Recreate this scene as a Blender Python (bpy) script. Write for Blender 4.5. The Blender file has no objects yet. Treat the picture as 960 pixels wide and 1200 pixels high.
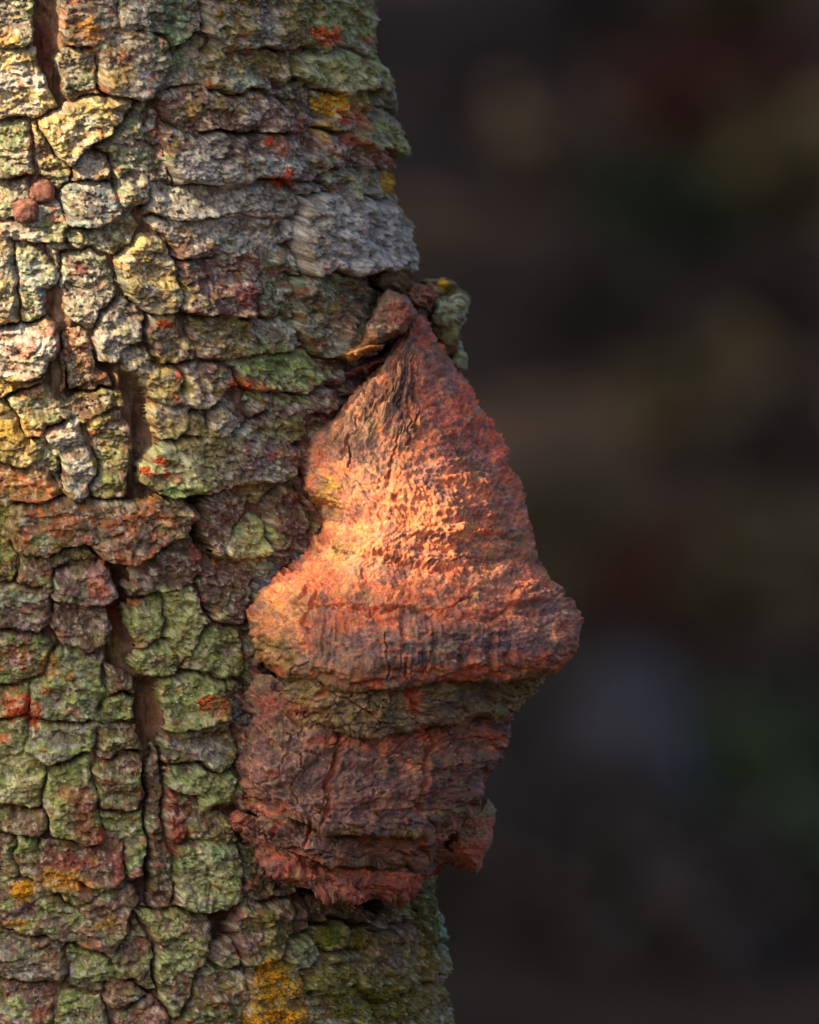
import bpy, math, random
import numpy as np
from mathutils import Vector, Matrix

# ------------------------------------------------------------------ scale and frame
PX = 1.0 / 3000.0            # one photograph pixel at the trunk, in metres
ZC = 1.2                     # height of the picture's middle above the ground
def wx(x): return (x - 480.0) * PX
def wz(y): return ZC + (600.0 - y) * PX

sc = bpy.context.scene
col = sc.collection

# ------------------------------------------------------------------ camera
REF = 330.0                  # depth (px in front of the trunk axis) of the plane in focus
CAMD = 5.0
cam = bpy.data.cameras.new('camera')
cam.sensor_fit = 'VERTICAL'; cam.sensor_height = 24.0
cam.lens = 24.0 * CAMD / (1200 * PX)
cam.clip_start = 0.1; cam.clip_end = 500
cam.dof.use_dof = True
cam.dof.focus_distance = CAMD - 0.018
cam.dof.aperture_fstop = cam.lens / 38.0
camo = bpy.data.objects.new('camera', cam); col.objects.link(camo)
camo.location = (0, -REF * PX - CAMD, ZC)
camo.rotation_euler = (math.radians(90), 0, 0)
sc.camera = camo

# ------------------------------------------------------------------ light
SUN_AZ, SUN_EL = math.radians(55), math.radians(33)     # left of the view axis, low and warm
SUN = Vector((-math.cos(SUN_EL) * math.sin(SUN_AZ), -math.cos(SUN_EL) * math.cos(SUN_AZ), math.sin(SUN_EL)))
sl = bpy.data.lights.new('sun', 'SUN'); sl.energy = 5.0; sl.angle = math.radians(0.53); sl.color = (1.0, 0.74, 0.42)
so = bpy.data.objects.new('sun', sl); col.objects.link(so)
so.rotation_euler = SUN.to_track_quat('Z', 'Y').to_euler(); so.location = SUN * 20
w = bpy.data.worlds.new('World'); sc.world = w; w.use_nodes = True
nt = w.node_tree; nt.nodes.clear()
sky = nt.nodes.new('ShaderNodeTexSky'); sky.sky_type = 'NISHITA'; sky.sun_disc = False
sky.sun_elevation = SUN_EL; sky.sun_rotation = math.atan2(SUN.x, SUN.y) % (2 * math.pi)
sky.air_density = 0.65; sky.dust_density = 5.0; sky.ozone_density = 0.4
bg = nt.nodes.new('ShaderNodeBackground'); bg.inputs['Strength'].default_value = 0.13
wo = nt.nodes.new('ShaderNodeOutputWorld')
nt.links.new(sky.outputs[0], bg.inputs[0]); nt.links.new(bg.outputs[0], wo.inputs[0])
vs = sc.view_settings
vs.view_transform = 'Standard'; vs.look = 'None'; vs.gamma = 1.0; vs.use_curve_mapping = False
vs.exposure = 1.15
sc.cycles.use_denoising = True

# ------------------------------------------------------------------ numpy helpers
random.seed(4); rng = np.random.default_rng(7)
def lin(c):
    c = np.asarray(c, float) / 255.0
    return np.where(c <= 0.04045, c / 12.92, ((c + 0.055) / 1.055) ** 2.4)
def sstep(a, b, x):
    t = np.clip((x - a) / (b - a), 0, 1); return t * t * (3 - 2 * t)
def vn(x, y, seed):
    """smooth value noise, -1..1"""
    xi = np.floor(x); yi = np.floor(y); fx = x - xi; fy = y - yi
    xi = xi.astype(np.int64); yi = yi.astype(np.int64)
    fx = fx * fx * fx * (fx * (fx * 6 - 15) + 10); fy = fy * fy * fy * (fy * (fy * 6 - 15) + 10)
    def h(a, b):
        n = (a * 374761393 + b * 668265263 + seed * 1442695041) & 0xffffffff
        n = ((n ^ (n >> 13)) * 1274126177) & 0xffffffff
        n = ((n ^ (n >> 16)) * 2246822519) & 0xffffffff
        return ((n ^ (n >> 15)) & 0xffff) / 32767.5 - 1.0
    a = h(xi, yi); b = h(xi + 1, yi); c = h(xi, yi + 1); d = h(xi + 1, yi + 1)
    u = a + (b - a) * fx
    return u + (c + (d - c) * fx - u) * fy
def fbm(x, y, sx, sy, seed, octv=4, gain=0.5):
    s = np.zeros_like(x, dtype=float); a = 1.0; t = 0.0
    x = x / sx; y = y / sy
    for i in range(octv):
        s += a * vn(x, y, seed + i * 17); t += a; a *= gain
        x, y = 2.03 * x * 0.9 + 2.03 * y * 0.436 + 7.1, -2.03 * x * 0.436 + 2.03 * y * 0.9 + 3.7
    return s / t * 1.6
def worley(x, y, s, seed):
    """F1 and F2 of a jittered cell pattern of cell size s"""
    x = x / s; y = y / s
    xi = np.floor(x).astype(np.int64); yi = np.floor(y).astype(np.int64)
    f1 = np.full(x.shape, 9.0); f2 = np.full(x.shape, 9.0)
    def hh(a, b, k):
        n = (a * 374761393 + b * 668265263 + (seed * 31 + k) * 1442695041) & 0xffffffff
        n = ((n ^ (n >> 13)) * 1274126177) & 0xffffffff
        n = ((n ^ (n >> 16)) * 2246822519) & 0xffffffff
        return ((n ^ (n >> 15)) & 0xffff) / 65535.0
    for dx in (-1, 0, 1):
        for dy in (-1, 0, 1):
            a = xi + dx; b = yi + dy
            d = np.hypot(a + hh(a, b, 1) - x, b + hh(a, b, 2) - y)
            f2 = np.minimum(f2, np.maximum(f1, d)); f1 = np.minimum(f1, d)
    return f1, f2
def seg_dist(X, Y, pts):
    d = np.full(X.shape, 1e9)
    for (x0, y0), (x1, y1) in zip(pts[:-1], pts[1:]):
        vx, vy = x1 - x0, y1 - y0; L = vx * vx + vy * vy + 1e-9
        t = np.clip(((X - x0) * vx + (Y - y0) * vy) / L, 0, 1)
        d = np.minimum(d, np.hypot(X - x0 - t * vx, Y - y0 - t * vy))
    return d
def poly_sd(X, Y, pts):
    d = seg_dist(X, Y, list(pts) + [pts[0]])
    ins = np.zeros(X.shape, bool)
    n = len(pts)
    for i in range(n):
        x0, y0 = pts[i]; x1, y1 = pts[(i + 1) % n]
        if y0 == y1: continue
        c = ((y0 > Y) != (y1 > Y)) & (X < (x1 - x0) * (Y - y0) / (y1 - y0) + x0)
        ins ^= c
    return np.where(ins, -d, d)
def gblur(A, sig):
    r = int(3 * sig + 1); k = np.exp(-.5 * (np.arange(-r, r + 1) / sig) ** 2); k /= k.sum()
    for ax in (0, 1):
        pad = [(0, 0), (0, 0)]; pad[ax] = (r, r)
        B = np.pad(A, pad, mode='edge'); n = A.shape[ax]; o = np.zeros_like(A)
        for i, w_ in enumerate(k):
            o += w_ * (B[i:i + n] if ax == 0 else B[:, i:i + n])
        A = o
    return A
def pairs(s):
    v = [float(t) for t in s.replace(',', ' ').split()]
    return list(zip(v[0::2], v[1::2]))

# ------------------------------------------------------------------ object helpers
def tag(o, label=None, cat=None, group=None, kind=None):
    if label: o['label'] = label
    if cat: o['category'] = cat
    if group: o['group'] = group
    if kind: o['kind'] = kind
    return o
def empty(name, loc=(0, 0, 0), parent=None):
    o = bpy.data.objects.new(name, None); o.empty_display_size = 0.1; col.objects.link(o); o.location = loc
    if parent: o.parent = parent
    return o
def mesh_np(name, V, Q, mat, parent=None, colour=None, smooth=True, tri=False):
    me = bpy.data.meshes.new(name)
    V = np.ascontiguousarray(V, np.float32); Q = np.ascontiguousarray(Q, np.int32)
    k = Q.shape[1]
    me.vertices.add(len(V)); me.vertices.foreach_set('co', V.ravel())
    me.loops.add(Q.size); me.loops.foreach_set('vertex_index', Q.ravel())
    me.polygons.add(len(Q))
    me.polygons.foreach_set('loop_start', np.arange(0, Q.size, k, dtype=np.int32))
    me.polygons.foreach_set('loop_total', np.full(len(Q), k, np.int32))
    me.polygons.foreach_set('use_smooth', np.full(len(Q), smooth))
    if colour is not None:
        at = me.color_attributes.new('tint', 'FLOAT_COLOR', 'POINT')
        c4 = np.ones((len(V), 4), np.float32); c4[:, :3] = colour
        at.data.foreach_set('color', c4.ravel())
    me.update(calc_edges=True)
    me.materials.append(mat)
    o = bpy.data.objects.new(name, me); col.objects.link(o)
    if parent: o.parent = parent
    return o
def grid_quads(nr, nc, wrap=False):
    r = np.arange(nr - 1)[:, None]; c = np.arange(nc if wrap else nc - 1)[None, :]
    c2 = (c + 1) % nc
    return np.stack([r * nc + c, r * nc + c2, (r + 1) * nc + c2, (r + 1) * nc + c], -1).reshape(-1, 4)
def submesh(V, C, Q):
    u, inv = np.unique(Q, return_inverse=True)
    return V[u], C[u], inv.reshape(Q.shape)

# ------------------------------------------------------------------ materials
def tint_material(name, speck=0.35, scale=1400.0, bump=0.35, rough=0.9, dist=0.0004, spec=0.25):
    m = bpy.data.materials.new(name); m.use_nodes = True
    t = m.node_tree; N = t.nodes; L = t.links
    b = N['Principled BSDF']; b.inputs['Roughness'].default_value = rough
    b.inputs['Specular IOR Level'].default_value = spec
    a = N.new('ShaderNodeAttribute'); a.attribute_name = 'tint'
    tc = N.new('ShaderNodeTexCoord')
    n1 = N.new('ShaderNodeTexNoise'); n1.inputs['Scale'].default_value = scale; n1.inputs['Detail'].default_value = 3
    L.new(tc.outputs['Object'], n1.inputs['Vector'])
    mr = N.new('ShaderNodeMapRange')
    mr.inputs['From Min'].default_value = 0.25; mr.inputs['From Max'].default_value = 0.75
    mr.inputs['To Min'].default_value = 1 - speck; mr.inputs['To Max'].default_value = 1 + speck
    L.new(n1.outputs['Fac'], mr.inputs['Value'])
    mx = N.new('ShaderNodeMix'); mx.data_type = 'RGBA'; mx.blend_type = 'MULTIPLY'; mx.inputs['Factor'].default_value = 1.0
    L.new(a.outputs['Color'], mx.inputs[6]); L.new(mr.outputs['Result'], mx.inputs[7])
    L.new(mx.outputs[2], b.inputs['Base Color'])
    n2 = N.new('ShaderNodeTexNoise'); n2.inputs['Scale'].default_value = scale * 0.7; n2.inputs['Detail'].default_value = 4
    L.new(tc.outputs['Object'], n2.inputs['Vector'])
    bp = N.new('ShaderNodeBump'); bp.inputs['Strength'].default_value = bump; bp.inputs['Distance'].default_value = dist
    L.new(n2.outputs['Fac'], bp.inputs['Height']); L.new(bp.outputs['Normal'], b.inputs['Normal'])
    return m
def two_tone(name, c1, c2, scale, rough=0.85, bump=0.0, trans=0.0):
    m = bpy.data.materials.new(name); m.use_nodes = True
    t = m.node_tree; N = t.nodes; L = t.links; b = N['Principled BSDF']
    b.inputs['Roughness'].default_value = rough; b.inputs['Specular IOR Level'].default_value = 0.3 if rough < .95 else 0.03
    tc = N.new('ShaderNodeTexCoord'); n = N.new('ShaderNodeTexNoise')
    n.inputs['Scale'].default_value = scale; n.inputs['Detail'].default_value = 5
    L.new(tc.outputs['Object'], n.inputs['Vector'])
    r = N.new('ShaderNodeValToRGB'); r.color_ramp.elements[0].position = 0.35; r.color_ramp.elements[1].position = 0.65
    r.color_ramp.elements[0].color = (*c1, 1); r.color_ramp.elements[1].color = (*c2, 1)
    L.new(n.outputs['Fac'], r.inputs['Fac']); L.new(r.outputs['Color'], b.inputs['Base Color'])
    if bump:
        bp = N.new('ShaderNodeBump'); bp.inputs['Strength'].default_value = 0.6; bp.inputs['Distance'].default_value = bump
        L.new(n.outputs['Fac'], bp.inputs['Height']); L.new(bp.outputs['Normal'], b.inputs['Normal'])
    return m
M_bark = tint_material('bark', 0.42, 1500, 0.55)
M_inner = tint_material('inner_bark', 0.4, 900, 0.6)
M_fungus = tint_material('fungus_crust', 0.34, 1300, 0.6, 0.8, 0.0004, 0.35)
M_lichen = tint_material('lichen', 0.3, 2500, 0.4)
M_gall = tint_material('brown_nodule', 0.35, 1800, 0.8)
M_leaf = two_tone('leaf', (0.045, 0.075, 0.018), (0.09, 0.11, 0.03), 3.0, 0.6)
M_litter = two_tone('leaf_litter', (0.024, 0.018, 0.015), (0.055, 0.042, 0.035), 2.2, 1.0, 0.03, 0)
M_trunk = two_tone('far_bark', (0.035, 0.028, 0.024), (0.085, 0.075, 0.068), 4.0, 0.9, 0.02)
M_red = two_tone('russet_leaf', (0.07, 0.018, 0.015), (0.12, 0.045, 0.034), 3.0, 0.6)
M_olive = two_tone('olive_leaf', (0.06, 0.053, 0.024), (0.105, 0.092, 0.05), 3.0, 0.7)
M_green = two_tone('dark_leaf', (0.026, 0.042, 0.02), (0.045, 0.07, 0.035), 3.0, 0.7)
M_bracken = two_tone('bracken', (0.034, 0.028, 0.026), (0.062, 0.052, 0.05), 3.0, 0.8)
M_stone = two_tone('grey_stone', (0.035, 0.036, 0.046), (0.075, 0.077, 0.096), 3.0, 0.9, 0.02)

# ------------------------------------------------------------------ terrain
def ground_z(x, y):
    return 0.10 * max(0.0, y - 10.0) ** 1.0 + 0.05 * math.sin(x * 0.9 + y * 0.5) + 0.04 * math.sin(x * 0.31 - y * 0.77)
def ground_z0(x, y):
    f = min(1.0, math.hypot(x, y) / 3.0)
    return ground_z(x, y) * f
gx = np.concatenate([np.linspace(-150, -20, 20), np.linspace(-18, 18, 73), np.linspace(20, 150, 20)])
gy = np.concatenate([np.linspace(-120, -12, 14), np.linspace(-10, 60, 141), np.linspace(64, 200, 20)])
GV = np.array([[(x, y, ground_z0(x, y)) for x in gx] for y in gy]).reshape(-1, 3)
g = mesh_np('ground', GV, grid_quads(len(gy), len(gx)), M_litter); tag(g, kind='structure')

# ------------------------------------------------------------------ the tree trunk
R0 = 420.0
TH0 = 1.15
def cxy(y): return 19.0 + 0.061 * np.clip(y, -400, 1600)
def theta_of(X, y):
    cx = cxy(y); q = (X - cx) / R0
    lim = math.sin(TH0)
    th = np.where(q < lim, np.arcsin(np.clip(q, -0.98, lim)), TH0 + (q - lim) / math.cos(TH0))
    return th
def trunk_point(th, y, h):
    """px coordinates (x, y, depth)"""
    return cxy(y) + (R0 + h) * np.sin(th), y, (R0 + h) * np.cos(th)
def to_world(x, y, d):
    return np.stack([(x - 480.0) * PX, -d * PX, ZC + (600.0 - y) * PX], -1)

PAL = {k: lin(v) for k, v in dict(
    gw=(168, 166, 158), gr=(132, 128, 118), gg=(116, 124, 96), gn=(136, 148, 84), pg=(172, 172, 122), ol=(122, 112, 62),
    ye=(176, 158, 104), br=(116, 92, 70), pb=(112, 86, 80), rb=(134, 80, 62), dk=(84, 68, 58), bl=(128, 140, 140),
    pk=(160, 118, 108), og=(176, 104, 56), ny=(70, 78, 92)).items()}
# each plate: outline in photo pixels; height; main colour; second colour; share of the second
PLATES = [
 ("-14 -45 38 -45 42 40 32 62 -14 58",14,'gg','gr',.5), ("-14 63 45 60 60 105 68 128 40 140 10 143 -14 140",16,'gw','ye',.45),
 ("66 -45 125 -45 140 38 125 58 88 56 70 40",17,'gr','og',.3), ("70 68 110 70 112 110 90 120 72 95",10,'gr','gg',.4),
 ("116 62 138 42 195 48 205 70 190 95 170 113 150 112 120 105",24,'br','gr',.5), ("142 -45 232 -45 228 42 205 62 195 44 146 36",15,'gr','gg',.5),
 ("50 147 75 131 115 125 152 128 150 150 130 163 100 175 85 200 65 185 55 160",26,'ye','gw',.45), ("155 128 172 135 173 180 170 235 142 245 137 200 112 180 132 166",11,'gg','gr',.5),
 ("86 200 110 182 135 182 131 210 115 217 86 214",17,'br','gw',.35), ("78 225 95 216 130 222 139 245 125 262 105 271 88 258 78 240",21,'bl','dk',.35),
 ("-14 150 30 145 38 165 40 208 20 213 -14 205",12,'gg','gw',.35), ("44 150 54 166 80 206 72 224 52 210 42 190",9,'gg','br',.4),
 ("-14 216 32 218 34 258 10 268 -14 260",12,'gg','gr',.5), ("-14 268 27 264 70 247 80 270 75 288 50 292 15 282 -14 276",17,'gw','gg',.5),
 ("82 277 128 270 146 250 158 262 150 290 112 302 88 298",9,'gg','ol',.5),
 ("185 112 225 105 250 111 300 113 334 130 337 160 326 160 290 152 250 152 232 160 205 155 188 140",22,'pb','br',.35),
 ("190 150 206 157 233 163 252 155 290 155 336 164 330 204 300 212 262 218 235 216 205 213 192 190",24,'gw','pb',.35),
 ("232 -45 354 -45 354 42 320 60 262 58 250 50 236 40",19,'ol','gr',.5), ("236 66 262 61 328 63 340 77 322 95 305 109 262 110 232 104 242 90",15,'ol','br',.5),
 ("196 70 228 45 234 60 240 84 230 104 190 108 193 97",10,'gg','gr',.5),
 ("178 222 260 222 312 218 337 224 340 258 300 254 236 260 205 262 178 250",18,'gw','gr',.5),
 ("180 256 236 262 300 257 338 262 336 290 300 300 255 304 205 306 192 284",15,'pb','gw',.5),
 ("204 309 258 306 292 308 300 345 292 372 240 370 216 362",18,'pb','rb',.3), ("143 290 188 285 203 310 212 355 195 369 160 362 142 330",21,'ye','gr',.35),
 ("172 135 186 150 190 190 203 214 178 220 173 182",7,'gg','dk',.5),
 ("356 -45 398 -45 395 30 388 50 370 60 355 45",13,'gn','gg',.5), ("400 -45 446 -45 440 40 445 66 425 68 402 55",9,'gg','gn',.5),
 ("340 77 365 62 400 58 445 70 440 90 425 100 405 107 385 105 355 100 342 88",22,'pg','gn',.35), ("447 72 462 80 472 112 476 126 460 118 450 100",26,'gr','bl',.5),
 ("364 110 400 111 430 103 450 106 450 118 420 125 402 150 365 150 358 125",13,'ol','gr',.5), ("420 127 465 119 482 150 485 165 470 175 440 165 415 168 406 150",27,'gr','gn',.4),
 ("410 171 440 167 470 177 462 190 445 194 420 190 400 186",19,'pk','rb',.5), ("322 112 356 105 362 150 346 178 340 148 332 130",11,'gr','dk',.5),
 ("347 152 395 153 400 182 375 198 350 214 343 190",14,'gr','rb',.3), ("375 199 420 192 428 200 421 228 390 228 370 214",13,'pg','gr',.4),
 ("430 200 462 193 474 220 482 228 450 230 424 228",12,'ol','gr',.5),
 ("338 232 372 226 400 231 470 230 492 250 508 285 490 305 470 312 440 302 400 314 370 306 345 318 340 270",33,'gw','gr',.4), ("332 216 350 216 368 212 384 226 340 228",9,'gr','dk',.5),
 ("340 326 370 319 400 323 440 336 450 360 428 392 410 404 395 417 365 415 347 398 336 360",24,'br','gg',.45),
 ("402 316 440 313 444 332 412 328",12,'br','dk',.5), ("446 318 475 318 482 338 452 344",16,'pb','rb',.5), ("476 328 505 330 512 352 492 358 478 350",22,'rb','br',.5),
 ("296 374 325 379 338 400 346 411 312 416 301 400",15,'gr','gg',.5), ("301 312 334 324 337 370 322 378 303 372",13,'gg','rb',.25), ("303 298 336 290 340 320 318 316",11,'gr','gg',.5),
 ("258 421 300 421 345 414 366 425 371 450 340 462 310 460 275 454 262 440",16,'gn','pg',.4), ("371 424 400 421 442 430 436 444 400 454 376 448",12,'pb','dk',.4),
 ("349 464 400 457 430 449 412 474 372 490 352 486",16,'pb','br',.5), ("262 458 285 470 281 488 264 498",12,'ol','br',.5),
 ("314 470 345 466 360 487 356 510 340 524 320 514 312 490",16,'br','ol',.5), ("262 503 290 496 310 484 320 516 344 527 340 546 326 562 290 568 262 564",20,'pb','gr',.45),
 ("290 466 312 464 310 482 288 494 285 486",10,'br','gr',.4),
 ("-14 278 18 284 26 320 22 384 -14 384",19,'ye','gw',.5), ("20 288 52 294 66 328 47 335 52 368 32 383 22 350",14,'gg','bl',.45),
 ("70 302 110 297 130 330 129 362 112 394 90 370 76 340",12,'gg','gr',.5), ("55 294 78 290 96 298 70 302 66 318",9,'pb','gg',.5), ("110 364 150 357 166 385 163 400 145 406 131 425 118 425",18,'pb','gw',.4),
 ("22 387 60 381 80 400 75 414 56 424 46 440 25 446 -14 432 -14 388",28,'gw','pk',.4), ("76 397 105 397 116 430 131 440 135 455 105 464 82 458 76 430",7,'br','rb',.4),
 ("-14 438 24 449 46 444 40 456 -14 470",16,'ol','ye',.5), ("14 475 45 457 75 470 84 485 60 500 36 518 20 506",21,'gg','pk',.3),
 ("-14 474 13 480 34 517 56 524 40 545 20 545 -14 540",17,'ol','ye',.45), ("61 503 82 490 96 520 109 545 110 560 98 583 88 580 75 560 66 530",22,'gw','gr',.4),
 ("86 474 120 456 138 466 138 481 110 490 90 489",13,'ol','br',.5), ("108 496 140 489 150 500 157 530 152 560 155 582 115 582 118 545",12,'gn','br',.5),
 ("167 386 195 376 221 392 222 415 215 428 195 430 182 448 170 420",21,'ye','pb',.45), ("150 422 165 411 193 432 208 452 210 470 186 474 171 456",14,'gr','ye',.4),
 ("224 380 290 378 299 400 298 415 275 425 240 425 226 415",15,'br','ol',.4), ("211 432 245 427 276 430 270 454 240 479 222 477 211 460",17,'pb','gr',.5),
 ("176 477 210 478 219 481 215 510 186 519 179 500",15,'ye','gr',.5), ("245 482 272 458 286 492 284 505 265 515 240 510",18,'gr','gw',.5), ("217 484 240 482 238 508 217 511",10,'ol','br',.5),
 ("165 545 185 521 230 513 262 519 288 545 298 567 260 578 220 572 175 578 165 565",25,'pg','ol',.5), ("-14 545 20 548 60 551 71 575 40 590 -14 585",17,'og','br',.55),
 ("58 528 66 535 74 562 74 574 62 548",6,'gg','dk',.5),
 ("12 601 40 600 85 592 110 595 150 594 190 590 215 595 226 610 215 621 195 634 165 648 150 655 125 655 100 640 60 650 25 650 15 630",30,'br','og',.35),
 ("-14 587 12 602 17 640 25 670 10 680 -14 670",13,'ol','gn',.5), ("25 655 60 653 100 645 112 660 62 668 60 690 40 690 20 675",14,'br','ol',.5),
 ("64 671 85 665 120 662 136 668 143 700 125 704 95 708 66 700",21,'pb','pk',.3), ("146 690 165 660 198 640 220 634 231 650 226 680 195 690 165 697 150 693",20,'br','pb',.5),
 ("-14 690 30 686 60 702 62 720 45 735 20 738 -14 730",17,'pb','gg',.45), ("68 711 95 711 125 707 132 740 128 762 105 765 80 755 72 735",18,'pb','br',.4),
 ("146 706 185 700 192 735 176 750 156 757 150 735",17,'pg','gn',.5), ("188 697 228 690 236 735 216 765 206 760 195 735",19,'gn','pg',.5), ("150 771 178 753 206 762 211 785 168 797 152 785",18,'gn','pg',.5),
 ("232 740 255 736 278 741 286 765 291 790 250 795 214 786 224 766",16,'gn','pk',.35), ("230 682 262 662 296 665 291 700 281 725 250 730 234 715",15,'pb','dk',.4),
 ("281 612 305 610 308 640 300 655 270 659 262 645",19,'pg','gn',.4), ("226 592 262 576 287 580 272 618 252 652 238 640",16,'pb','br',.5), ("304 575 330 568 352 600 350 640 320 655 312 640 309 606",19,'pb','br',.5),
 ("292 572 318 568 322 582 300 590",14,'gn','ol',.5), ("186 797 230 789 262 801 269 830 250 845 215 855 192 850 186 820",20,'gn','pg',.4),
 ("-14 742 40 741 60 762 55 788 35 799 -14 804",15,'gn','pb',.4), ("62 768 100 770 126 767 123 800 110 830 118 845 70 846 40 838 38 802 56 790",15,'gn','gg',.45),
 ("-14 808 34 803 36 838 -14 848",15,'gn','og',.3), ("127 776 155 797 157 815 129 812",12,'br','gn',.4), ("129 815 157 818 157 843 131 842",11,'gn','br',.5),
 ("296 668 330 640 345 655 320 690 300 715 292 702",18,'dk','ny',.4), ("285 728 303 722 294 760 290 785 284 762",16,'dk','ny',.5),
 ("-14 852 34 842 34 873 -14 897",14,'gn','pg',.4), ("37 850 115 849 120 865 90 885 75 894 55 890 38 875",18,'gn','gr',.5), ("-14 901 35 887 50 900 53 945 30 950 -14 940",16,'pg','gn',.5),
 ("60 920 76 896 100 890 112 915 116 950 124 982 100 986 60 971 57 945",24,'gn','rb',.35), ("-14 946 55 951 57 971 20 973 -14 969",17,'br','gn',.4),
 ("117 862 160 847 165 879 120 891",15,'ol','br',.5), ("118 895 166 883 170 940 160 950 118 948",15,'br','gn',.4), ("120 956 168 952 172 990 170 1030 152 1030 148 984 126 984",12,'gn','gg',.5),
 ("49 990 75 984 120 994 147 990 145 1030 115 1038 85 1026 54 1006",18,'pb','rb',.35), ("22 984 47 988 55 1029 30 1031 20 1010",12,'gn','br',.4), ("-14 977 18 982 20 1006 28 1030 -14 1030",13,'br','ol',.4),
 ("-14 1036 40 1033 60 1048 98 1066 97 1085 75 1105 45 1095 10 1086 -14 1070",19,'pb','gn',.5), ("58 1024 85 1030 112 1042 100 1064 62 1046",14,'pb','ol',.45),
 ("101 1052 150 1041 160 1060 150 1080 135 1114 100 1110 97 1090",17,'pb','br',.5), ("-14 1098 12 1092 44 1100 78 1108 82 1130 60 1150 20 1140 -14 1122",16,'br','gr',.5),
 ("85 1112 120 1120 126 1150 110 1164 84 1150",10,'gn','gg',.4), ("-14 1140 60 1155 70 1245 -14 1245",14,'gn','pb',.5), ("72 1166 115 1166 130 1245 72 1245",13,'gg','gn',.4),
 ("121 1152 160 1143 168 1164 145 1178 129 1172",15,'br','pb',.5), ("135 1245 146 1180 172 1167 190 1186 186 1245",14,'pk','gr',.4), ("150 1084 162 1076 180 1110 182 1160 165 1158 140 1140 138 1116",9,'gn','br',.5),
 ("192 900 235 905 276 905 270 930 245 950 226 936 196 925",18,'gn','pg',.4), ("190 930 225 938 218 960 206 985 190 985",13,'rb','br',.4), ("220 960 246 952 265 964 270 985 220 985",14,'ol','br',.5),
 ("202 990 240 987 276 990 279 1040 260 1068 225 1068 204 1062 207 1020",20,'pg','gn',.5), ("176 862 190 896 194 985 200 1060 176 1060 173 960",7,'br','dk',.4),
 ("162 1076 200 1069 246 1073 241 1110 226 1150 206 1192 187 1170 180 1110",19,'gn','br',.5), ("187 857 226 858 275 846 281 880 262 900 226 894 192 892",18,'ol','gr',.45), ("262 806 284 800 290 830 272 842",12,'dk','ny',.4),
 ("247 1106 276 1091 281 1130 256 1134",12,'br','ol',.4), ("270 1060 300 1055 336 1066 336 1100 310 1128 281 1132 269 1106",21,'pb','ol',.5), ("333 1106 360 1101 363 1125 342 1139 327 1130",17,'gg','gn',.4),
 ("242 1137 280 1136 290 1165 276 1200 240 1245 215 1245 210 1196 230 1152",15,'ol','br',.5), ("286 1141 320 1126 344 1141 346 1170 335 1245 282 1245 292 1170",20,'ol','og',.45),
 ("365 1092 400 1086 406 1108 372 1116",13,'ol','gn',.5), ("404 1106 428 1096 430 1116 406 1120",13,'ol','og',.4), ("346 1142 378 1121 410 1124 402 1160 360 1166",14,'ol','dk',.4),
 ("412 1121 440 1100 470 1092 500 1130 470 1168 430 1178 408 1160",15,'br','ol',.5), ("360 1170 404 1168 428 1182 440 1245 346 1245",16,'ol','gg',.5), ("430 1094 450 1060 480 1050 480 1086 444 1096",10,'dk','ol',.5),
 ("484 1060 524 1020 532 1080 517 1110 492 1120",13,'dk','ol',.5), ("498 1124 516 1112 524 1150 502 1163",14,'ol','dk',.5), ("526 1080 552 1060 556 1140 530 1135 520 1110",17,'bl','gn',.5),
 ("432 1182 500 1167 526 1152 545 1245 446 1245",15,'ol','br',.5), ("530 1140 556 1146 570 1245 550 1245",16,'bl','ol',.5), ("360 1050 420 1060 440 1080 430 1090 400 1082 362 1086",8,'dk','br',.5),
 ("356 492 400 480 380 520 350 560 338 548 352 520",15,'rb','dk',.4), ("345 562 372 556 386 610 374 640 352 640 352 600",15,'rb','br',.5), ("318 660 352 655 362 680 324 715 302 722 318 692",16,'rb','dk',.5),
 ("278 745 300 738 312 790 296 815 282 800",14,'dk','rb',.4), ("264 850 292 838 302 900 282 950 264 930 276 890",13,'rb','dk',.5), ("280 990 310 1008 352 1044 300 1054 280 1044",12,'br','dk',.5), ("400 444 440 432 452 452 420 470 392 476",14,'rb','pb',.5),
 ("346 1052 358 1060 360 1094 344 1098 340 1070",9,'dk','br',.5),
]
OUT = lambda s: s
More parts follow.
